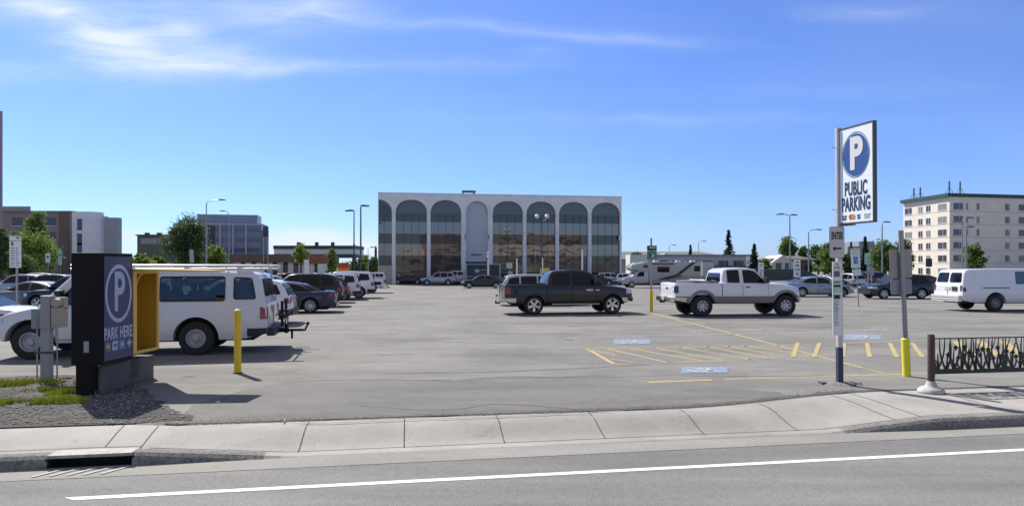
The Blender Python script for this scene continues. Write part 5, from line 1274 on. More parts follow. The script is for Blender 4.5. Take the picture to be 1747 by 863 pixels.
# right
put(SEDAN, 'parked_sedan', 'silver blue fastback sedan behind the tall sign pole', 'car', P_ICE, 1369, 506.5, 0, 1.08, None, -1, swap={'side_window': GLASS})
put(SUV, 'parked_suv', 'black suv facing left beyond the leaning pole', 'car', P_BLACK, 1573, 510, 184, 1.02, None, 1, swap={'rim': STEELW})
put(SUV, 'parked_suv', 'silver suv parked below the blue wheelchair sign', 'car', P_SILVER, 1470, 492.0, 100, 1.0, None, -1)
put(BIGSUV, 'parked_suv', 'dark blue suv just right of the yellow based signpost', 'car', P_NAVY, 1500, 490.5, 100, 1.05, None, -1)
put(SEDAN, 'parked_sedan', 'dark sedan right of the parking rules board', 'car', P_BLACK, 1436, 491.5, 110, 1.0, None, -1)
put(SEDAN, 'parked_sedan', 'white sedan left of the silver suv on the right', 'car', P_WHITE, 1412, 487.0, 100, 1.0, None, -1)
put(SEDAN, 'parked_sedan', 'maroon sedan before the apartment block', 'car', P_RED, 1596, 487, 185, 1.0, None, 1)
put(SEDAN, 'parked_sedan', 'black sedan between the black suv and the blue suv', 'car', P_BLACK, 1560, 489, 185, 1.0, None, 1)
# left lot beyond the kiosk
LL = 'cars parked in the lot left of the kiosk'
put(SEDAN, 'parked_sedan', 'dark sedan with pale windshield beyond the left signboard', 'car', P_GREY, 78, 528, 172, 1.0, LL)
vehicle(SEDAN, 'parked_sedan', 'white sedan whose long bonnet shows behind the van nose', 'car', P_WHITE, by_wheels(SEDAN, 4, 577, 12, 1.0, 'front', -1), 12, LL, 1.0)
put(SUV, 'parked_suv', 'black suv second row back on the left', 'car', P_BLACK, 96, 508, 175, 1.0, LL)
put(SUV, 'parked_suv', 'black hatchback beside the kiosk left edge', 'car', P_BLACK, 150, 530, 176, 1.0, LL)
put(SUV, 'parked_suv', 'silver suv at the left edge behind the signboard', 'car', P_SILVER, 46, 506, 176, 1.0, LL)
put(SEDAN, 'parked_sedan', 'white sedan in the third row back on the left', 'car', P_WHITE, 118, 497, 176, 1.0, LL)
put(SUV, 'parked_suv', 'dark green suv in the third row near the left edge', 'car', P_GREEN, 74, 496, 176, 1.0, LL)
put(SEDAN, 'parked_sedan', 'silver sedan far back beside the kiosk top', 'car', P_SILVER, 112, 489, 180, 1.0, LL)
put(SUV, 'parked_suv', 'white suv far back by the bright green bush', 'car', P_WHITE, 66, 488, 180, 1.0, LL)
# far row beyond the van roof and along the low brown office
FR = 'cars in the far rows beyond the passenger van'
far = [(SUV, P_WHITE, 446, 494, 'white suv peeping over the van rear roof corner'), (SEDAN, P_ICE, 478, 492, 'pale sedan right of the van roof in the far row'), (SUV, P_BLACK, 505, 491, 'black suv in the far row before the brown piers'),
       (SEDAN, P_SILVER, 534, 489.5, 'silver sedan in the far row before the red fascia'), (SUV, P_WHITE, 426, 489, 'white suv in the second far row above the van roof'), (SEDAN, P_WHITE, 470, 486.5, 'white sedan in the second far row before the first piers'),
       (SUV, P_GREY, 556, 487.0, 'grey suv in the far row below the street tree'), (SEDAN, P_WHITE, 598, 485.5, 'white sedan far off under the thin spruces'), (SUV, P_BLUE, 580, 483.5, 'blue suv far off right of the street tree'),
       (SEDAN, P_BLACK, 395, 488, 'black sedan glimpsed over the middle of the van roof'), (SUV, P_SILVER, 352, 487.5, 'silver suv glimpsed over the van roof below the lamp'), (SUV, P_WHITE, 616, 482.5, 'white suv far off at the end of the left row'),
       (SEDAN, P_BLACK, 494, 482.5, 'black sedan in the last row before the brown piers'), (SEDAN, P_SILVER, 514, 480.5, 'small silver sedan in the last row by the piers')]
for sp_, pt, x, y, lb in far: put(sp_, 'parked_car', lb, 'car', pt, x, y, 186, 1.0, FR)
FC = 'cars along the foot of the arched office'
for sp_, pt, x, y, h_, lb in [(SEDAN, P_BLACK, 712, 484.6, 184, 'black sedan half seen left of the silver suv by the first arches'), (SEDAN, P_SILVER, 884, 484.9, 4, 'silver sedan below the green notice at the facade foot'),
        (SUV, P_BLACK, 908, 484.6, 4, 'black suv between the green notice and the yellow box'), (SEDAN, P_WHITE, 934, 484.3, 4, 'white sedan right over the charcoal pickup cab corner'), (SUV, P_GREY, 866, 485.0, 184, 'grey suv right of the teal entrance enclosure'), (SEDAN, P_GREY, 962, 484.0, 4, 'grey sedan over the charcoal pickup roof')]:
    put(sp_, 'parked_car', lb, 'car', pt, x, y, h_, 1.0, FC, 1 if h_ > 90 else -1)

# motorhome ---------------------------------------------------------------------------
def motorhome():
    p = G(1077, 491); Y = p.y; t = thing('motorhome', 'beige motorhome with dark swoosh stripes and a cab over bunk', 'motorhome', (p.x-.9, Y, p.z), R(4)); s = Y/F
    W_ = 2.4; cream = paint('motorhome_beige', (.36, .34, .32), 0, .4); pewter = paint('motorhome_grey', (.22, .23, .23), 0, .4)
    k = 1.04
    prof = [(2.95*k, .55), (2.95*k, 1.95), (1.7*k, 2.05), (.75*k, 2.35), (1.0*k, 2.75), (2.6*k, 3.05), (10.4*k, 3.05), (10.5*k, 2.9), (10.5*k, .75), (10.3*k, .5)]
    m = MB(); m.prism(prof, 0, W_); part('coach_body', m, cream, t, bevel=.09, smooth=35)
    cabp = [(.0, .55), (.0, .95), (.15, 1.15), (.95, 1.32), (1.75, 2.02), (2.96*k, 2.05), (2.96*k, .5), (.3, .45)]
    m = MB(); m.prism(cabp, .12, W_-.12); cab = part('cab', m, P_SILVER, t, bevel=.06, smooth=35)
    m = MB(); m.prism(round_poly([(1.55, 1.35), (1.95, 1.88), (2.5, 1.9), (2.5, 1.35)], .06), .105, .118); part('side_window', m, GLASS, t)
    m = MB(); m.prism([(2.97*k, .5), (10.48*k, .6), (10.48*k, 1.35), (7.6*k, 1.42), (5.2*k, 1.1), (2.97*k, .9)], -.03, -.002); part('lower_swoosh', m, pewter, t)
    for P0 in ([(4.1*k, 1.06), (4.6*k, 1.06), (6.4*k, 1.45), (8.4*k, 3.0), (7.9*k, 3.0), (6.1*k, 1.6)], [(3.9*k, .98), (5.2*k, 1.02), (7.0*k, 1.42), (6.6*k, 1.44)]):
        m = MB(); m.prism(P0, -.05, -.035); part('stripe', m, FRAME, t)
    for a, b, z0, z1 in ((3.9*k, 5.3*k, 1.85, 2.5), (8.2*k, 9.2*k, 1.95, 2.6), (2.35, 2.95, 2.4, 2.7), (10.0*k, 10.3*k, 2.0, 2.3)):
        m = MB(); m.prism(round_poly([(a, z0), (b, z0), (b, z1), (a, z1)], .05), -.03, .0); part('side_window', m, GLASS, t)
    m = MB(); m.box(3.2*k, 5.8*k, -.14, -.01, 2.78, 2.9); part('awning', m, FRAME, t)
    for x in (3.8*k, 6.4*k, 8.1*k): m = MB(); m.box(x, x+.6, .9, 1.5, 3.05, 3.25); part('roof_vent', m, WPLAS, t, bevel=.04)
    m = MB(); m.box(.7, 10.0*k, .3, W_-.3, .32, .62); part('underbody', m, UND, t)
    wm_, rm_ = wheel_mesh(.40, .24).mesh('wheel', 40), rim_mb(.40, .24, 'seven').mesh('rim', 30)
    for x in (1.0, 7.6*k):
        for y, r_ in ((.16, pi), (W_-.16, 0)):
            o = link('wheel', wm_, TYRE, t, (x, y, .40), (0, 0, r_)); link('rim', rm_, ALLOY, o)
    m = MB(); m.box(-.05, .06, .3, W_-.3, .5, .7); part('front_bumper', m, CHROME, t); m = MB(); m.box(-.02, .10, .35, .6, .85, 1.0); part('headlight', m, LENS, t); m = MB(); m.box(-.02, .10, W_-.6, W_-.35, .85, 1.0); part('headlight', m, LENS, t)
motorhome()
t = thing('camper_trailer', 'cream camper with a sloping nose behind the motorhome', 'camper', (X(1071, 108), 108, gz(108)), 0)
m = MB(); m.prism([(0, 2.0), (.6, 2.9), (1.4, 3.35), (4.6, 3.35), (4.6, .6), (1.4, .6), (1.4, 1.7)], 0, 2.3); part('shell', m, paint('camper_cream', (.42, .42, .38), 0, .45), t, bevel=.08); m = MB(); m.prism([(1.8, 2.3), (2.5, 2.3), (2.5, 2.8), (1.8, 2.8)], -.03, 0); part('side_window', m, GLASS, t)
for x in (2.4, 4.0): m = MB(); m.lathe([(0, -.1), (.3, -.1), (.34, 0), (.3, .1), (0, .1)], 18, Matrix.Translation((x, .2, .34)), ax='y'); part('wheel', m, TYRE, t)
# dark long enclosure behind the silver sedan
t = thing('storage_trailer', 'long dark grey green trailer with a sloping right end', 'trailer', (X(1283, 86), 86, gz(86)), 0); Lt = X(1400, 86)-X(1283, 86)
m = MB(); m.prism([(0, .7), (0, 2.05), (.5, 2.25), (Lt-2.4, 2.25), (Lt, 1.2), (Lt, .7)], 0, 2.5); part('shell', m, mat('trailer_dark', (.045, .055, .055), .5, var=.15, vscale=1), t, bevel=.04)
for z in (1.1, 1.6): m = MB(); m.box(.1, Lt-2.2, -.03, -.002, z, z+.05); part('rail', m, PLAS, t)
for x in (1.2, 2.1, Lt-1.6): m = MB(); m.lathe([(0, -.12), (.36, -.12), (.4, 0), (.36, .12), (0, .12)], 18, Matrix.Translation((x, .25, .4)), ax='y'); part('wheel', m, TYRE, t)
# teal enclosure at the blank arch
Yt = 90; t = thing('entrance_enclosure', 'dark teal panelled enclosure with a white frame and round emblem', 'enclosure', (X(795, Yt), Yt, gz(Yt)), R(3)); Lt = X(854, Yt)-X(795, Yt)
m = MB(); m.box(.05, Lt-.05, .05, 2.0, 0, Z(451.5, Yt)-gz(Yt)); part('panel', m, mat('teal_dark', (.012, .03, .035), .35), t); zt_ = Z(450, Yt)-gz(Yt)
m = MB(); m.box(0, Lt, 0, .08, zt_-.1, zt_); m.box(0, .1, 0, .08, 0, zt_-.1); m.box(Lt-.14, Lt, 0, .08, 0, zt_-.1); m.box(.1, Lt-.14, 0, .06, 1.15, 1.22); part('frame', m, mat('enclosure_white', (.42, .45, .46), .5), t)
m = MB(); m.lathe([(0, 0), (.36, 0), (.36, .02), (0, .02)], 20, Matrix.Translation((1.55, .045, 2.0)) @ Matrix.Rotation(pi/2, 4, 'X') @ Matrix.Diagonal((1, .7, 1, 1))); m.box(2.0, 3.0, .03, .05, 2.05, 2.13); m.box(1.0, 2.9, .03, .05, 1.6, 1.63); part('emblem', m, mat('emblem_pale', (.35, .40, .46), .5), t)

# ------------------------------------------------------------------ street furniture
POLE = mat('galvanised_steel', (.30, .31, .32), .45, .6, var=.1, vscale=4); POLED = mat('dark_pole', (.07, .08, .10), .5, .3); SIGNW = mat('sign_white', (.72, .72, .70), .5); SIGNB = mat('sign_black', (.02, .02, .022), .5)
YB = mat('bollard_yellow', (.75, .52, .02), .5, var=.08, vscale=6); YB2 = mat('sleeve_yellow', (.80, .70, .03), .45, var=.05, vscale=5)
def lamp(label, px, Y, top_py, arms, m=POLE, r=.10, zb=None, name='street_lamp'):
    z0 = gz(Y); H_ = Z(top_py, Y)-z0; t = thing(name, label, 'street lamp', (X(px, Y), Y, z0), 0, 'street lamps round the car park')
    p = MB(); p.tube([(0, 0, 0), (0, 0, .5), (0, 0, H_)], [r*1.5, r*1.25, r*.8], 10); part('pole', p, m, t, smooth=40); b = MB(); b.box(-.25, .25, -.25, .25, 0, .25); part('base', b, CONC, t, bevel=.03)
    for (dx, dz, kind) in arms:
        a = MB(); L = abs(dx); sg = 1 if dx > 0 else -1
        if kind == 'curve': a.tube([(0, 0, H_-.02)]+[(dx*(1-cos(q)), 0, H_-.02+dz*sin(q)) for q in lin(.2, pi/2, 6)], r*.6, 6)
        elif kind == 'straight': a.tube([(0, 0, H_-.05), (dx, 0, H_+dz)], r*.5, 6)
        ex, ez = dx, (H_-.02+dz if kind == 'curve' else H_+dz)
        if kind == 'globe':
            a.tube([(0, 0, H_-.5), (dx*.6, 0, H_-.35), (dx, 0, H_-.1+dz)], r*.4, 6); g = MB(); g.lathe([(0, -.02), (.16, 0), (.30, .18), (.30, .32), (.16, .48), (0, .52)], 14, Matrix.Translation((dx, 0, H_-.1+dz))); part('arm', a, m, t, smooth=40); part('globe', g, mat('lamp_globe', (.75, .75, .72), .3), t, smooth=60); continue
        part('arm', a, m, t, smooth=40); g = MB(); g.prism([(ex-sg*.1, ez-.06), (ex+sg*.9, ez-.10), (ex+sg*.95, ez+.04), (ex+sg*.3, ez+.14), (ex-sg*.1, ez+.09)], -.2, .2); part('lamp_head', g, m if m is POLED else mat('lamp_head_grey', (.16, .17, .19), .5, .3), t, bevel=.03)
    return t
lamp('tall curved lamp rising through the big dark tree', 352, 100, 348, [(2.0, .65, 'curve')])
lamp('curved lamp before the left side of the glass office', 391, 130, 370, [(-.9, 1.2, 'curve')], r=.12)
lamp('dark square headed lamp pole left of its taller neighbour', 604, 80, 359.5, [(-.15, .0, 'straight')], POLED, .08)
lamp('tallest dark lamp pole left of the arched office', 615.5, 78, 353, [(.1, .12, 'straight')], POLED, .10)
lamp('double headed lamp right of the white pickup', 1347.5, 95, 370, [(-1.0, .4, 'curve'), (.15, .3, 'curve')])
lamp('single arm lamp over the dark round tree', 1379.5, 110, 396, [(1.3, .45, 'curve')]); lamp('thin far lamp right of the double headed lamp', 1358, 160, 408, [(-.9, .3, 'curve')], r=.09)
lamp('dark headed lamp between the parking sign and the apartments', 1505, 100, 384, [(.3, .5, 'curve')]); lamp('double curved lamp before the apartment block', 1641.5, 85, 379, [(.6, .6, 'curve'), (-.25, .1, 'curve')], r=.09)
lamp('plain grey lamp pole just right of the double curved lamp', 1648.5, 85, 387, [(.02, .0, 'straight')], r=.09)
lamp('globe lamp with two white globes before the arches', 925, 82, 371, [(-.65, .0, 'globe'), (.6, .0, 'globe')], POLED, .07); lamp('far curved lamp behind the long roofed hall', 1142, 170, 420, [(.9, .3, 'curve')], r=.09)
lamp('far curved lamp left of the ragged spruce', 1192, 170, 414, [(1.1, .4, 'curve')], r=.09); lamp('low curved lamp beside the left arched office corner', 628, 120, 424, [(.5, .25, 'curve')], r=.06)
# totem and small posts far away
def signpost(label, px, base_py, top_py, boards, pm=POLE, r=.035, lean=0.0, name='signpost', sleeve=None, group=None, Y=None, rz=0.0):
    p = G(px, base_py) if Y is None else Vector((X(px, Y), Y, gz(Y))); Yp = p.y; H_ = Z(top_py, Yp)-p.z
    t = thing(name, label, 'sign', p, (0, R(lean), rz), group); m = MB(); m.tube([(0, 0, 0), (0, 0, H_)], r, 8); part('post', m, pm, t, smooth=40)
    if sleeve: m = MB(); m.tube([(0, 0, 0), (0, 0, sleeve)], r*2.0, 12); part('sleeve', m, YB, t, smooth=40)
    for (x0, x1, y0, y1, bm_, marks) in boards:
        m = MB(); s = Yp/F; a, b = (x0-px)*s, (x1-px)*s; c, d = Z(y1, Yp)-p.z, Z(y0, Yp)-p.z
        m.prism(round_poly([(a, c), (b, c), (b, d), (a, d)], .03), -r-.02, -r-.004); o = part('sign_board', m, bm_, t)
        for (u0, u1, v0, v1, mm_) in marks: g = MB(); g.box(a+(b-a)*u0, a+(b-a)*u1, -r-.026, -r-.021, d+(c-d)*v1, d+(c-d)*v0); part('marking', g, mm_, o)
    return t
GRN = mat('sign_green', (.06, .22, .09), .5); GRN2 = mat('sign_pale_green', (.35, .55, .42), .5); TXT = mat('sign_grey_text', (.12, .12, .13), .6); BLU = mat('sign_blue', (.02, .10, .42), .5); REDT = mat('sign_red', (.5, .03, .03), .5); DKG = mat('sign_dark_green', (.01, .04, .03), .5); PUR = mat('sign_slate', (.10, .10, .17), .5)
signpost('green notice board on a grey pole in a yellow sleeve', 1111, 532, 406, [(1103.5, 1120, 419, 427.5, DKG, [(.22, .88, .25, .55, GRN2)]), (1103.5, 1120, 427.8, 442.5, GRN, [(.3, .4, .3, .7, DKG), (.48, .7, .35, .8, GRN2)]), (1105, 1112, 443, 449, mat('sign_grey', (.3, .32, .3), .5), [])], r=.045, sleeve=1.05)
def plate(nm, lab, px, y0, y1, w, Yd, marks, bm_=SIGNW, base=None, lean=0): return signpost(lab, px, 0, y0-1, [(px-w/2, px+w/2, y0, y1, bm_, marks)], Y=Yd, name=nm, lean=lean)
plate('numbered_sign', 'narrow white sign with a black figure over the white pickup cab', 1298, 448, 472, 9, 60, [(.3, .75, .50, .56, TXT), (.6, .78, .56, .66, TXT), (.3, .75, .66, .72, TXT), (.3, .45, .72, .84, TXT), (.3, .75, .84, .9, TXT), (.25, .8, .15, .22, TXT)])
plate('arrow_sign', 'white sign with small arrows left of the silver sedan', 1359.5, 443, 473, 11.5, 52, [(.35, .65, .1, .18, TXT), (.25, .75, .28, .38, TXT), (.15, .4, .52, .6, TXT), (.55, .85, .5, .62, TXT), (.35, .65, .75, .85, TXT)])
plate('white_marker', 'slim white marker post beside the motorhome rear', 1197, 447, 470, 4, 75, [])
plate('white_marker', 'slim white marker on the workshop wall', 1276, 437, 455, 6, 112, [(.3, .7, .5, .7, TXT)])
# leaning wheelchair sign
def wheelchair(parent, M, s, m):
    g = MB(); ring = []
    for k in range(13): a = R(150+k*18); ring.append(M @ Vector((cos(a)*.20*s, sin(a)*.20*s-.08*s, .0)))
    g.tube(ring, .028*s, 6); g.tube([M @ Vector(p) for p in ((-.06*s, .30*s, 0), (-.03*s, .02*s, 0), (.14*s, .02*s, 0), (.22*s, -.22*s, 0), (.30*s, -.20*s, 0))], .032*s, 6); g.lathe([(0, -.01), (.055*s, -.01), (.055*s, .012), (0, .012)], 12, M @ Matrix.Translation((-.06*s, .40*s, 0))); g.tube([M @ Vector((-.05*s, .16*s, 0)), M @ Vector((.12*s, .16*s, 0))], .026*s, 6)
    part('wheelchair_symbol', g, m, parent)
wc = signpost('leaning white sign with a blue wheelchair square and lower plate', 1465, 0, 422, [(1455.5, 1471, 424, 457, mat('sign_mint', (.55, .66, .64), .5), [(.2, .85, .05, .12, GRN2), (.15, .85, .22, .28, GRN2), (.28, .72, .42, .78, BLU)]), (1456.5, 1471, 459, 470, mat('sign_mint', (.55, .66, .64), .5), [(.5, .75, .3, .4, GRN2)])], Y=36, lean=-3, r=.03)
wheelchair(wc, frame_of((-.055, -.062, Z(444, 36)+.04), (1, 0, 0), (0, 0, 1)), .32, SIGNW)
signpost('pale green meter sign on a yellow based post', 1481.5, 507.5, 431, [(1474.5, 1484, 432, 451, GRN2, [(.5, .9, .35, .42, DKG), (.2, .9, .72, .76, DKG)]), (1478, 1486, 453, 468, mat('sign_grey', (.3, .32, .3), .5), [(.2, .7, .2, .6, GRN2)])], r=.06, sleeve=.75)
signpost('second thin post behind the pale green meter sign', 1487, 496, 455, [(1484, 1490, 456, 470, mat('sign_grey', (.3, .32, .3), .5), [])], r=.05)
signpost('white post left of the leaning grey pole', 1515, 497, 463, [], pm=SIGNW, r=.09); signpost('black framed street board beside the apartments', 1584, 470.5, 440, [(1579, 1590, 441, 455, SIGNB, [])], Y=95)
signpost('small green notice before the arched office', 869, 0, 447, [(864, 874, 448.5, 457.5, GRN2, [])], Y=85); signpost('pale pink panel under the small green notice', 870.5, 0, 462, [(867, 874.5, 463, 478, mat('panel_pink', (.36, .33, .36), .6), [])], Y=84)
for k, (px, y) in enumerate(((882, 441), (925.5, 440), (993.5, 426))):
    signpost(['white pole before the fourth pier of the office', 'white pole beside the globe lamp', 'tall white pole before the sixth glass arch'][k], px, 0, y, [], pm=SIGNW, r=.10, Y=82, name='white_pole')
t = thing('flag_totem', 'white twisted pole sign over the teal enclosure', 'sign', (X(833, 86), 86, gz(86)), 0); m = MB(); m.box(-.12, .12, -.12, .12, 0, Z(443, 86)+.35); part('post', m, SIGNW, t)
for z, r_ in ((Z(432, 86)+.35, .17), (Z(438, 86)+.35, .2)): m = MB(); m.lathe([(0, -r_), (r_*.8, -r_*.6), (r_, 0), (r_*.8, r_*.6), (0, r_)], 12, Matrix.Translation((0, 0, z))); part('globe', m, SIGNW, t, smooth=60)
m = MB(); m.tube([(.0, 0, Z(443, 86)+.35), (.1, 0, Z(440, 86)+.35), (0, 0, Z(428, 86)+.35)], .04, 6); part('finial', m, SIGNW, t)
m = MB(); p0 = Vector((X(838, 87.5), 87.5, gz(87)))
for k, (u, v) in enumerate(((0, .3), (.45, .0), (.9, .25), (1.1, -.15))): m.tube([(u, 0, 2.1+v), (u+.12, 0, 2.5+v*.4), (u+.1, 0, 1.5-v*.3)], .06, 6)
m = MB(); p = G(938, 486); m.box(-.9, .3, 0, .5, 1.55, 2.35); m.box(-.8, -.7, .2, .3, 0, 1.55); m.box(.1, .2, .2, .3, 0, 1.55)
solo('yellow_notice_box', m, mat('box_yellow', (.6, .45, .10), .6), 'yellow notice box behind the charcoal pickup cab', 'notice box', (X(934, 84), 84, gz(84)))
p = Vector((X(560, 98), 98, gz(98)))
t = thing('street_banner', 'tall pale banner post before the brown piers', 'sign', (X(523, 100), 100, gz(100)), 0); m = MB(); m.box(-.35, .35, 0, .06, 1.2, Z(443, 100)+.35); part('banner', m, SIGNW, t); m = MB(); m.bar((-.4, .03, 0), (-.4, .03, Z(442, 100)+.35), .05); part('post', m, POLE, t)
t = thing('price_totem', 'orange and red price totem near the street trees', 'sign', (X(585.5, 110), 110, gz(110)), 0); m = MB(); m.box(-.9, .9, 0, .3, 1.5, 2.3); part('orange_panel', m, mat('totem_orange', (.7, .22, .02), .5), t); m = MB(); m.box(-.9, .9, 0, .3, 2.32, 3.2); part('red_panel', m, mat('totem_red', (.4, .06, .03), .5), t); m = MB(); m.box(-.6, .6, .05, .25, 0, 1.5); part('post', m, POLE, t)
m = MB(); m.box(-1.6, 1.6, 0, 2, 0, Z(450, 118)+.35); solo('pale_kiosk_box', m, wallmat('pale_green_box', (.38, .45, .42)), 'pale green plant box right of the brown piers', 'plant box', (X(557, 118), 118, gz(118)))
t = thing('tall_dark_sign', 'dark sign board on two poles right of the glass office', 'sign', (X(453, 125), 125, gz(125)), 0)
m = MB(); m.box(-.5, .5, 0, .2, Z(404, 125)+.35, Z(386, 125)+.35); part('board', m, mat('slate_board', (.04, .06, .09), .5), t)
for x in (-.42, .42): m = MB(); m.bar((x, .1, 0), (x, .1, Z(404, 125)+.35), .09); part('post', m, POLE, t)
signpost('white banner leaning in front of the big dark tree', 330, 0, 424, [(327, 334, 426, 448, mat('banner_grey', (.4, .43, .44), .6), [])], Y=100, name='banner', lean=-4)
plate('street_sign', 'small white street sign among the left bushes', 82, 432, 448, 8, 70, [(.2, .8, .3, .5, TXT)]); plate('street_sign', 'pale green street sign right of the small white one', 103, 426, 452, 6, 74, [(.2, .8, .3, .4, DKG)], GRN2)
# yellow machinery glimpsed above the van roof
m = MB(); m.box(-2.2, 2.2, 0, 1.6, .6, 2.6); m.box(-1.8, -1.0, .2, 1.2, 2.6, 3.6); m.box(1.2, 1.9, .2, 1.2, 2.6, 3.3)
solo('yellow_lift', m, mat('lift_yellow', (.55, .42, .08), .6), 'yellow lift platform glimpsed above the kiosk canopy', 'machine', (X(272, 110), 110, gz(110)), 0, bevel=.05)
# grass strips in the distance
for nm, x0, x1, Y0, Y1 in (('grass_strip', 1440, 1530, 78, 84), ('grass_strip', 1530, 1600, 92, 98)):
    m = MB(); a, b = X(x0, Y0), X(x1, Y0); m.quad((a, Y0, gz(Y0)+.03), (b, Y0, gz(Y0)+.03), (b, Y1, gz(Y1)+.06), (a, Y1, gz(Y1)+.06)); struct(nm, m, mat('lawn', (.05, .09, .02), .9, var=.3, vscale=2))

# ------------------------------------------------------------------ close objects
# entrance kiosk sign: black light box, blue face turned to the driveway, yellow hooded cabinet behind it
BLK = mat('kiosk_black', (.004, .004, .0045), .6, spec=.2); KBL = mat('kiosk_blue_panel', (.045, .055, .12), .4, var=.15, vscale=2); LET = mat('kiosk_lettering', (.42, .46, .60), .5); KGR = mat('kiosk_plinth_grey', (.12, .115, .11), .85, var=.2, vscale=4)
OCH = mat('ochre_enamel', (.62, .34, .035), .45, var=.06, vscale=3); OCH2 = mat('ochre_edge', (.72, .46, .12), .5)
k = thing('parking_kiosk', 'black parking kiosk sign with round P face and ochre hooded cabinet', 'kiosk', (-7.26, 11.0, 0), R(-2.0))
m = MB(); m.box(-.27, .27, 0, .84, .52, 2.44); part('sign_box', m, BLK, k, bevel=.012)
m = MB(); m.box(.271, .281, .045, .80, .58, 2.38); face = part('sign_face', m, KBL, k)
def kf(y, z): return frame_of((.283, y, z), (0, 1, 0), (0, 0, 1))
rg = MB(); n = 40; cy, cz, r0, r1, a_ = .43, 1.73, .365, .315, 1.40
for q in range(n):
    t0, t1 = 2*pi*q/n, 2*pi*(q+1)/n; P4 = [(cy+r*cos(t), cz+r*a_*sin(t)) for r, t in ((r0, t0), (r0, t1), (r1, t1), (r1, t0))]
    rg.quad(*[(.2835, a, b) for a, b in P4])
part('ring', rg, LET, face)
lettering('lettering', 'P', .96, face, kf(.44, 1.73), LET, .022, .62); lettering('lettering', 'PARK HERE', .285, face, kf(.42, 1.03), LET, .009, .50, space=1.08)
for q, (c_, kind) in enumerate(((mat('logo_brown', (.22, .16, .14), .6), 0), (LET, 1), (mat('logo_blue', (.16, .24, .40), .6), 2), (mat('logo_blue_grey', (.22, .26, .42), .6), 3))):
    y = .06+q*.19; g = MB(); z = .74
    if kind == 3: g.quad((.284, y+.09, z-.01), (.284, y+.175, z+.085), (.284, y+.09, z+.18), (.284, y+.005, z+.085))
    else: g.quad((.284, y, z), (.284, y+.15, z), (.284, y+.15, z+.16), (.284, y, z+.16))
    part('card_logo', g, c_, face); g = MB(); g.box(.2845, .286, y+.04, y+.12, z+.06, z+.11); part('card_logo', g, (mat('logo_cream', (.45, .42, .36), .6), TXT, LET, LET)[kind], face)
m = MB(); m.box(-.02, .02, -.012, 0, .78, .90); m.box(-.045, .045, -.006, -.001, .74, .93); part('outlet_cover', m, mat('outlet_grey', (.32, .32, .33), .5), k)
m = MB(); m.box(-.20, .06, .02, .2, 0, .52); part('leg', m, BLK, k)
m = MB(); m.box(.0, .10, .2, 1.78, 0, .46); m.box(-.22, .0, 1.0, 1.78, 0, .46); part('plinth', m, KGR, k, bevel=.01)
m = MB(); m.box(.101, .106, 1.06, 1.3, .12, .46); part('plinth_recess', m, SIGNB, k)
cab = MB(); cab.box(-.27, -.25, .86, 1.66, .60, 2.10); cab.box(-.27, .26, .86, .885, .60, 2.10); cab.box(-.27, .26, 1.635, 1.66, .60, 2.10); cab.box(-.27, .26, .86, 1.66, .58, .60); cab.box(-.27, .26, .86, 1.66, 2.10, 2.12); part('cabinet', cab, OCH, k)
m = MB(); m.box(.24, .285, .845, .95, .60, 2.12); m.box(.24, .285, 1.60, 1.66, .60, 2.12); m.box(.24, .285, .95, 1.60, .60, .64); m.box(.24, .285, .95, 1.6, 2.07, 2.12); part('cabinet_frame', m, OCH2, k, bevel=.006)
m = MB(); m.add([(.26, .84, 2.125), (1.62, .98, 2.105), (1.62, 1.60, 2.105), (.26, 1.68, 2.125), (.26, .84, 2.165), (1.62, .98, 2.135), (1.62, 1.60, 2.135), (.26, 1.68, 2.165)], [(0, 1, 2, 3), (4, 5, 6, 7), (0, 1, 5, 4), (1, 2, 6, 5), (2, 3, 7, 6), (3, 0, 4, 7)]); m.box(-.28, .26, .84, 1.68, 2.125, 2.165); part('canopy', m, OCH2, k)
m = MB(); m.tube([(.25, .97, 1.85), (.32, .97, 2.02), (.42, .97, 2.12)], .012, 6); part('bracket', m, OCH2, k)

# utility pedestal and meter boxes
UG = mat('utility_grey', (.30, .29, .30), .5, .2, var=.06, vscale=4); UB = mat('meter_beige', (.36, .34, .31), .5, var=.06, vscale=4)
p = G(80, 648); s = p.y/F
u_ = thing('utility_pedestal', 'grey steel utility pedestal with electric meter box and conduits', 'utility box', p, 0)
def zz(py): return HC-(py-HY)*s
m = MB(); m.box(-.09, .09, -.06, .06, 0, zz(560)); part('post', m, POLE, u_, bevel=.008); m = MB(); m.box(-.06, .13, -.10, .06, zz(561), zz(504)); part('tall_box', m, UG, u_, bevel=.01)
m = MB(); m.box(.14, .36, -.09, .08, zz(558), zz(524)); part('meter_box', m, UB, u_, bevel=.01); m = MB(); m.lathe([(0, -.12), (.08, -.11), (.09, 0), (.09, .1)], 18, Matrix.Translation((.26, -.04, zz(516))), ax='y'); m.box(.16, .36, -.04, .08, zz(526), zz(507)); part('meter_dome', m, UB, u_, smooth=40)
m = MB(); m.box(-.25, -.13, -.08, .04, zz(560), zz(526)); part('small_box', m, mat('box_blue_grey', (.24, .27, .28), .5, .2), u_, bevel=.008)
for x, t_ in ((-.19, 560), (.20, 558)): m = MB(); m.bar((x, 0, 0), (x, 0, zz(t_)), .014); part('conduit', m, POLE, u_)
m = MB(); m.box(-.2, .22, -.075, -.065, zz(602), zz(599)); part('strap', m, FRAME, u_)
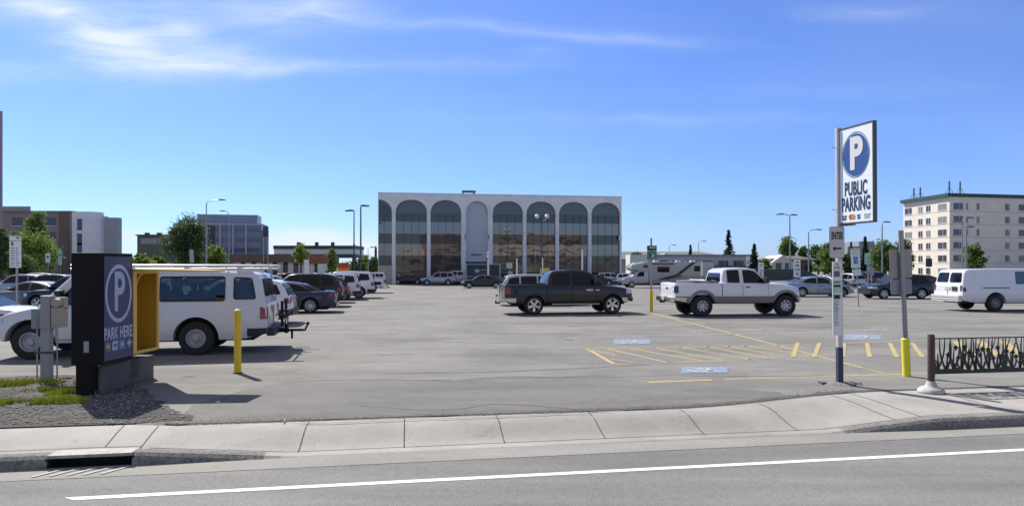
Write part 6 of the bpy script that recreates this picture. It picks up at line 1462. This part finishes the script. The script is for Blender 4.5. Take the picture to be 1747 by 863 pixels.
for q, (px, py, sz) in enumerate(((100, 652, .16), (86, 656, .10), (113, 646, .13))):
    p = G(px, py); m = MB(); rr = random.Random(q); m.add([(a*sz*rr.uniform(.7, 1.2), b*sz*rr.uniform(.6, 1), max(-.1, c_)*sz*.5) for a, b, c_ in ico]+[(0, 0, -.05)], icf)
    solo('broken_rock', m, mat('rock', (.10, .095, .09), .95, var=.3, vscale=10), ['largest dark rock right of the utility pedestal', 'small dark rock at the foot of the utility pedestal', 'dark rock nearest the black kiosk'][q], 'rock', p, 0, 'rocks by the pedestal')
p = G(372, 686); m = MB(); m.add([(a*.05, b*.035, (c_+.1)*.02) for a, b, c_ in ico], icf); solo('litter_scrap', m, SIGNW, 'white scrap of litter on the gravel edge', 'litter', p)

# left parking rules sign
p = G(29, 560); t = thing('parking_rules_sign', 'white parking rules board on a thin grey post at far left', 'sign', p, 0); s = p.y/F; H_ = Z(403, p.y)
m = MB(); m.bar((0, 0, 0), (0, 0, H_), .035); part('post', m, POLE, t, smooth=40); m = MB(); m.box(-11*s, 9*s, -.055, -.04, Z(456.5, p.y), Z(403, p.y)); b = part('sign_board', m, SIGNW, t)
rr = random.Random(4)
for q in range(8): z = Z(424+q*4.2, p.y); m = MB(); m.box(-9*s, -1.5*s, -.062, -.056, z, z+.028); m.box(.5*s, (3+rr.random()*4)*s, -.062, -.056, z, z+.028); part('text_line', m, TXT, b)
m = MB(); m.box(-8*s, -4*s, -.062, -.056, Z(419, p.y), Z(413, p.y)); m.box(1*s, 6*s, -.062, -.056, Z(407.5, p.y), Z(404.5, p.y)); m.box(-10.5*s, 8.5*s, -.062, -.056, Z(411.4, p.y), Z(410.6, p.y)); part('text_block', m, TXT, b)

# yellow bollard
p = G(405.5, 636); t = thing('yellow_bollard', 'plain yellow steel bollard at the driveway beside the van', 'bollard', p, 0); r_ = 5.8*p.y/F; H_ = (636-531)*p.y/F
m = MB(); m.lathe([(r_, 0), (r_, H_), (r_*.9, H_+.02)], 24); part('sleeve', m, YB, t, smooth=40); m = MB(); m.lathe([(r_*.9, H_+.02), (r_*.5, H_+.045), (0, H_+.05)], 24); part('cap', m, mat('cap_cream', (.55, .48, .30), .6), t, smooth=60)
m = MB(); m.lathe([(r_*1.5, 0), (r_*1.35, .015), (r_, .02)], 16); part('footing', m, M_JOINT, t)

# tall PUBLIC PARKING sign on its pole
Yp = F*HC/(655.5-HY); sx = X(1432.5, Yp); s = Yp/F
t = thing('public_parking_sign', 'tall pole sign reading PUBLIC PARKING under a blue round P', 'sign', (sx, Yp, 0), (0, R(-.35), 0))
m = MB(); m.box(-.045, .045, -.045, .045, Z(592, Yp), Z(219, Yp)); part('pole', m, mat('pole_pale', (.50, .50, .51), .45, .3, var=.05), t, bevel=.006); m = MB(); m.box(-.049, .049, -.049, .049, 0, Z(592, Yp)); part('pole_base', m, mat('pole_navy', (.03, .045, .09), .5, var=.15), t, bevel=.006)
wd = .80; d = Vector((.255, -.967, 0)); p0 = Vector((.05, -.02, 0)); zt_, zb_ = Z(222, Yp), Z(384, Yp)
pn = thing('x', None, None); bpy.data.objects.remove(pn)
Mx = frame_of(p0, d, (0, 0, 1))                    # X along the panel, Y up, Z out of the face towards the street
nrm = Vector(Mx.col[2][:3])
flip = -1 if nrm.x > 0 else 1
def pl(u, v, w=0): return p0+d*u+Vector((0, 0, v))+nrm*flip*w
def slab(mb, u0, u1, v0, v1, w0, w1):
    vs = [pl(u, v, w) for w in (w0, w1) for v in (v0, v1) for u in (u0, u1)]; mb.add(vs, [(0, 2, 3, 1), (4, 5, 7, 6), (0, 1, 5, 4), (2, 6, 7, 3), (0, 4, 6, 2), (1, 3, 7, 5)])
m = MB(); slab(m, .018, wd-.02, zb_+.03, zt_-.03, -.02, .05); panel = part('sign_panel', m, mat('panel_ice_white', (.84, .90, .90), .45), t)
m = MB(); slab(m, 0, wd, zb_, zb_+.03, -.025, .055); slab(m, 0, wd, zt_-.03, zt_, -.025, .055); slab(m, 0, .018, zb_+.03, zt_-.03, -.025, .055); slab(m, wd-.02, wd, zb_+.03, zt_-.03, -.025, .055); part('panel_frame', m, mat('frame_dark', (.08, .09, .10), .5, .3), t)
m = MB(); slab(m, -.05, .3, zt_-.07, zt_+.012, -.09, -.062); slab(m, -.05, .25, zb_-.02, zb_+.02, -.08, .0); slab(m, -.10, .0, zb_, zt_, -.04, .02); part('bracket', m, mat('bracket_grey', (.16, .17, .18), .5, .4), t)
def fr(u, v, w=.054):
    o = pl(u, v, w); ux = d if flip > 0 else d; M = Matrix((ux, Vector((0, 0, 1)), nrm*flip)).transposed().to_4x4(); M.translation = o; return M
BLP = mat('deep_sign_blue', (.025, .09, .30), .5); BLT = mat('sign_ink_navy', (.02, .045, .13), .5)
cu, cv = .395, zt_-.535
g = MB()
g.lathe([(0, 0), (.30, 0), (.30, .003), (0, .003)], 48, fr(cu, cv, .051) @ Matrix.Diagonal((1, 1.28, 1, 1))); part('round_emblem', g, BLP, panel)
g = MB()
for q in range(48):
    t0, t1 = 2*pi*q/48, 2*pi*(q+1)/48; M = fr(cu, cv, .052) @ Matrix.Diagonal((1, 1.28, 1, 1)); g.quad(*[M @ Vector((r*cos(t_), r*sin(t_), 0)) for r, t_ in ((.325, t0), (.325, t1), (.312, t1), (.312, t0))])
part('emblem_ring', g, BLP, panel)
lettering('lettering', 'P', .78, panel, fr(cu+.01, cv, .057), SIGNW, .034, .74)
lettering('lettering', 'PUBLIC', .345, panel, fr(.395, zt_-1.15, .053), BLT, .010, .45, space=1.08); lettering('lettering', 'PARKING', .345, panel, fr(.395, zt_-1.43, .053), BLT, .010, .445, space=1.06)
for q, (c_, u0) in enumerate(((TXT, .06), (REDT, .24), (BLU, .42), (mat('logo_mist', (.35, .40, .45), .6), .58))):
    g = MB(); z = zt_-1.70
    if q == 1: g.lathe([(0, 0), (.05, 0), (.05, .002), (0, .002)], 16, fr(u0+.04, z+.05, .052)); part('card_logo', g, c_, panel); g = MB(); g.lathe([(0, 0), (.05, 0), (.05, .002), (0, .002)], 16, fr(u0+.09, z+.05, .053)); part('card_logo', g, mat('logo_orange', (.6, .25, .08), .5), panel); continue
    slab(g, u0, u0+(.12, 0, .08, .15)[q], z+.055, z+.085, .051, .053); slab(g, u0+.01, u0+(.11, 0, .08, .13)[q], z, z+.045, .051, .053); part('card_logo', g, c_, panel)
for z in (Z(252, Yp), Z(358, Yp)): g = MB(); g.bar((-.045, 0, z), (-.13, 0, z+.005), .006); part('pin', g, POLE, t)
# ENTER plate and the rules board on the same pole
es = Yp/F
def zp(py): return Z(py, Yp)
m = MB(); x0, x1 = (1413.5-1432.5)*es, (1438.5-1432.5)*es
m.prism(round_poly([(x0, zp(440)), (x1, zp(440)), (x1, zp(387)), (x0, zp(387))], .03), -.075, -.06); en = part('enter_plate', m, mat('plate_rim_grey', (.14, .14, .15), .5), t)
m = MB(); m.prism(round_poly([(x0+.008, zp(440)+.008), (x1-.008, zp(440)+.008), (x1-.008, zp(387)-.008), (x0+.008, zp(387)-.008)], .025), -.079, -.0755); part('plate_face', m, mat('plate_face', (.52, .50, .50), .5), en)
xc = (x0+x1)/2
lettering('lettering', 'ENTER', .18, en, frame_of((xc, -.0815, zp(403)), (1, 0, 0), (0, 0, 1)), SIGNB, .006, .37, space=1.08)
m = MB(); za = zp(424); m.prism([(xc-.085, za), (xc-.035, za+.045), (xc-.035, za+.016), (xc+.08, za+.016), (xc+.08, za-.016), (xc-.035, za-.016), (xc-.035, za-.045)], -.083, -.0795); part('arrow', m, SIGNB, en)
x0, x1 = (1418.5-1432.5)*es, (1434-1432.5)*es
m = MB(); m.box(x0, x1, -.065, -.051, zp(571), zp(446)); rb = part('rules_board', m, SIGNW, t)
def blk(u0, u1, y0, y1, c_): g = MB(); g.box(x0+(x1-x0)*u0, x0+(x1-x0)*u1, -.068, -.0655, zp(y1), zp(y0)); part('board_print', g, c_, rb)
blk(.3, .7, 449.5, 451.5, TXT); blk(.2, .85, 454, 455.5, TXT); blk(.15, .3, 456.5, 459, TXT); blk(.4, .85, 457, 458.5, TXT); blk(.15, .8, 462, 472, PUR); blk(.0, 1., 478, 499, GRN2); blk(.15, .8, 480.5, 482, PUR); blk(.1, .85, 486, 489, mat('print_teal', (.12, .30, .32), .5)); blk(.1, .85, 502, 510, TXT); blk(.25, .7, 504.5, 507.5, SIGNW)
for q in range(18): w = random.Random(q).uniform(.45, .8); blk(.15, w, 513+q*2.35, 513.9+q*2.35, TXT if q < 8 else mat('print_teal', (.12, .30, .32), .5))
m = MB(); m.lathe([(.0, .05), (.10, .05), (.2, .035), (.30, .0)], 14, Matrix.Diagonal((1.15, .8, 1, 1))); part('concrete_footing', m, M_KERB, t, smooth=50)
m = MB(); rr = random.Random(8)
for q in range(26): a = rr.uniform(0, 6.28); r_ = rr.uniform(.05, .3); sz = rr.uniform(.015, .05); m.add(ico, icf, Matrix.Translation((cos(a)*r_*1.4, sin(a)*r_*.7, .02)) @ Matrix.Diagonal((sz*1.4, sz, sz*.7, 1)))
part('dirt', m, mat('footing_dirt', (.05, .048, .045), .95), t)

# leaning pole with two sign backs
p = G(1547, 641.5); s = p.y/F
t = thing('leaning_signpost', 'leaning grey channel post showing two blank sign backs in a yellow sleeve', 'signpost', p, (0, R(-2.35), 0)); H_ = Z(393, p.y)
m = MB(); m.box(-.03, .03, -.03, -.02, .05, H_); m.box(-.045, -.03, -.02, .02, .05, H_); m.box(.03, .045, -.02, .02, .05, H_); part('post', m, POLE, t)
m = MB(); m.lathe([(.075, 0), (.075, Z(578, p.y)), (.045, Z(577, p.y)+.01)], 20); part('sleeve', m, YB2, t, smooth=40)
def lx(px, py): return (px-(1547-10.2*(641.5-py)/248))*s
AL = mat('bare_aluminium', (.30, .285, .26), .45, .5, var=.08, vscale=3)
m = MB(); m.prism(round_poly([(lx(1520, 450), Z(474, p.y)), (lx(1558, 450), Z(474, p.y)), (lx(1558, 450), Z(425, p.y)), (lx(1520, 450), Z(425, p.y))], .03), .045, .052); part('sign_back', m, AL, t)
m = MB(); m.prism(round_poly([(lx(1522, 488), Z(502, p.y)), (lx(1558, 488), Z(502, p.y)), (lx(1558, 488), Z(476, p.y)), (lx(1522, 488), Z(476, p.y))], .04), .045, .052); part('sign_back', m, mat('sign_back_lilac', (.26, .26, .30), .5, .2), t)

# ornamental fence
p = G(1588.5, 668); FB = mat('post_brown', (.055, .032, .026), .55, var=.15); FG = mat('fence_green_black', (.018, .026, .024), .5)
t = thing('fence_post', 'dark brown round fence post on a flared white concrete foot', 'fence post', p, 0)
m = MB(); m.lathe([(.055, .12), (.055, 1.0), (.05, 1.01), (0, 1.012)], 20); part('post', m, FB, t, smooth=40)
m = MB(); m.lathe([(.215, 0), (.21, .035), (.17, .075), (.10, .10), (.085, .14), (.065, .19), (.0, .19)], 28); part('foot', m, mat('foot_pale', (.42, .42, .40), .7, var=.2, vscale=12), t, smooth=50)
q0 = ST(*st_of(p.x+.11, p.y+.12)); t = thing('ornamental_fence', 'dark green cut metal fence panel of reeds and iris flowers', 'fence', (q0.x, q0.y, 0), TH)
zb_, zt_ = .29, .93; Lf = 3.4
m = MB(); m.box(0, Lf, -.015, .015, zt_-.02, zt_+.0); m.box(0, Lf, -.015, .015, zb_, zb_+.025); m.box(-.0, .03, -.018, .018, zb_-.05, zt_+.02); part('frame', m, FG, t)
m = MB(); m.box(-.065, -.015, -.02, .02, 0.0, zt_-.02); m.box(Lf, Lf+.05, -.02, .02, 0, zt_); part('support_bar', m, mat('support_grey', (.3, .3, .3), .5, .3), t)
g = MB(); rr = random.Random(21)
top = []; 
for i in range(69):
    x = .03+(Lf-.06)*i/68; top.append((x, zb_+.055+.035*(1+sin(x*5.2))/2+.03*max(0, sin(x*13+1))))
for (x0_, h0), (x1_, h1) in zip(top[:-1], top[1:]): g.prism([(x0_, zb_+.02), (x1_, zb_+.02), (x1_, h1), (x0_, h0)], -.006, .006)
def blade(x0_, x1_, z1, w0, w1, bow, yo=0.0):
    n_ = 9; L_ = []; 
    for i in range(n_+1):
        f = i/n_; x = x0_+(x1_-x0_)*f+bow*sin(pi*f); z = zb_+.05+(z1-zb_-.05)*f; w = w0*(1-f)**.8+w1*f; L_.append((x-w/2, x+w/2, z))
    for a_, b_ in zip(L_[:-1], L_[1:]): g.add([(a_[0], -.005+yo, a_[2]), (a_[1], -.005+yo, a_[2]), (b_[1], -.005+yo, b_[2]), (b_[0], -.005+yo, b_[2]), (a_[0], .005+yo, a_[2]), (a_[1], .005+yo, a_[2]), (b_[1], .005+yo, b_[2]), (b_[0], .005+yo, b_[2])], [(0, 1, 2, 3), (7, 6, 5, 4), (0, 4, 7, 3), (1, 5, 6, 2)])
def iris(x, z, s_):
    for a_, L_, w in ((90, .05, .012), (60, .04, .014), (120, .04, .014), (10, .055, .014), (170, .055, .014), (-35, .05, .016), (215, .05, .016), (-90, .06, .02)):
        a_ = R(a_); c_, s2 = cos(a_), sin(a_); L_ *= s_; w *= s_; ax = x+c_*L_; az = z+s2*L_
        g.prism([(x-s2*w*.4, z+c_*w*.4), ((x+ax)/2-s2*w, (z+az)/2+c_*w), (ax, az), ((x+ax)/2+s2*w, (z+az)/2-c_*w), (x+s2*w*.4, z-c_*w*.4)], -.007, .0068)
x = .1
while x < Lf-.05:
    for j in range(3): blade(x+rr.uniform(-.02, .02), x+(-.10, .0, .11)[j]+rr.uniform(-.03, .03), rr.choice((.66, .74)) if j == 1 else zt_-.012, rr.uniform(.04, .06), .009, (-.05, rr.uniform(-.01, .01), .05)[j]*rr.choice((1, 1, -.6)))
    blade(x, x+rr.choice((-.09, .09, .05)), rr.uniform(.52, .62), .05, .01, rr.choice((-.04, .04)))
    if rr.random() < .8: iris(x+rr.uniform(-.03, .06), rr.uniform(.62, .76), rr.uniform(1.0, 1.35))
    if rr.random() < .6: iris(x+.09, rr.uniform(.52, .62), rr.uniform(.8, 1.0))
    x += rr.uniform(.13, .17)
part('reed_cutout', g, FG, t)
# utility hole lids in the asphalt
for px, py, rr_, lab in ((716, 539, .36, 'round grey manhole lid in the open aisle'),):
    p = G(px, py); m = MB(); m.lathe([(0, .008), (rr_*.86, .008), (rr_*.9, .004), (rr_, .009), (rr_, .002)], 28); solo('manhole_lid', m, mat('iron_grey', (.16, .155, .15), .6, .4, var=.3, vscale=10), lab, 'manhole lid', p)
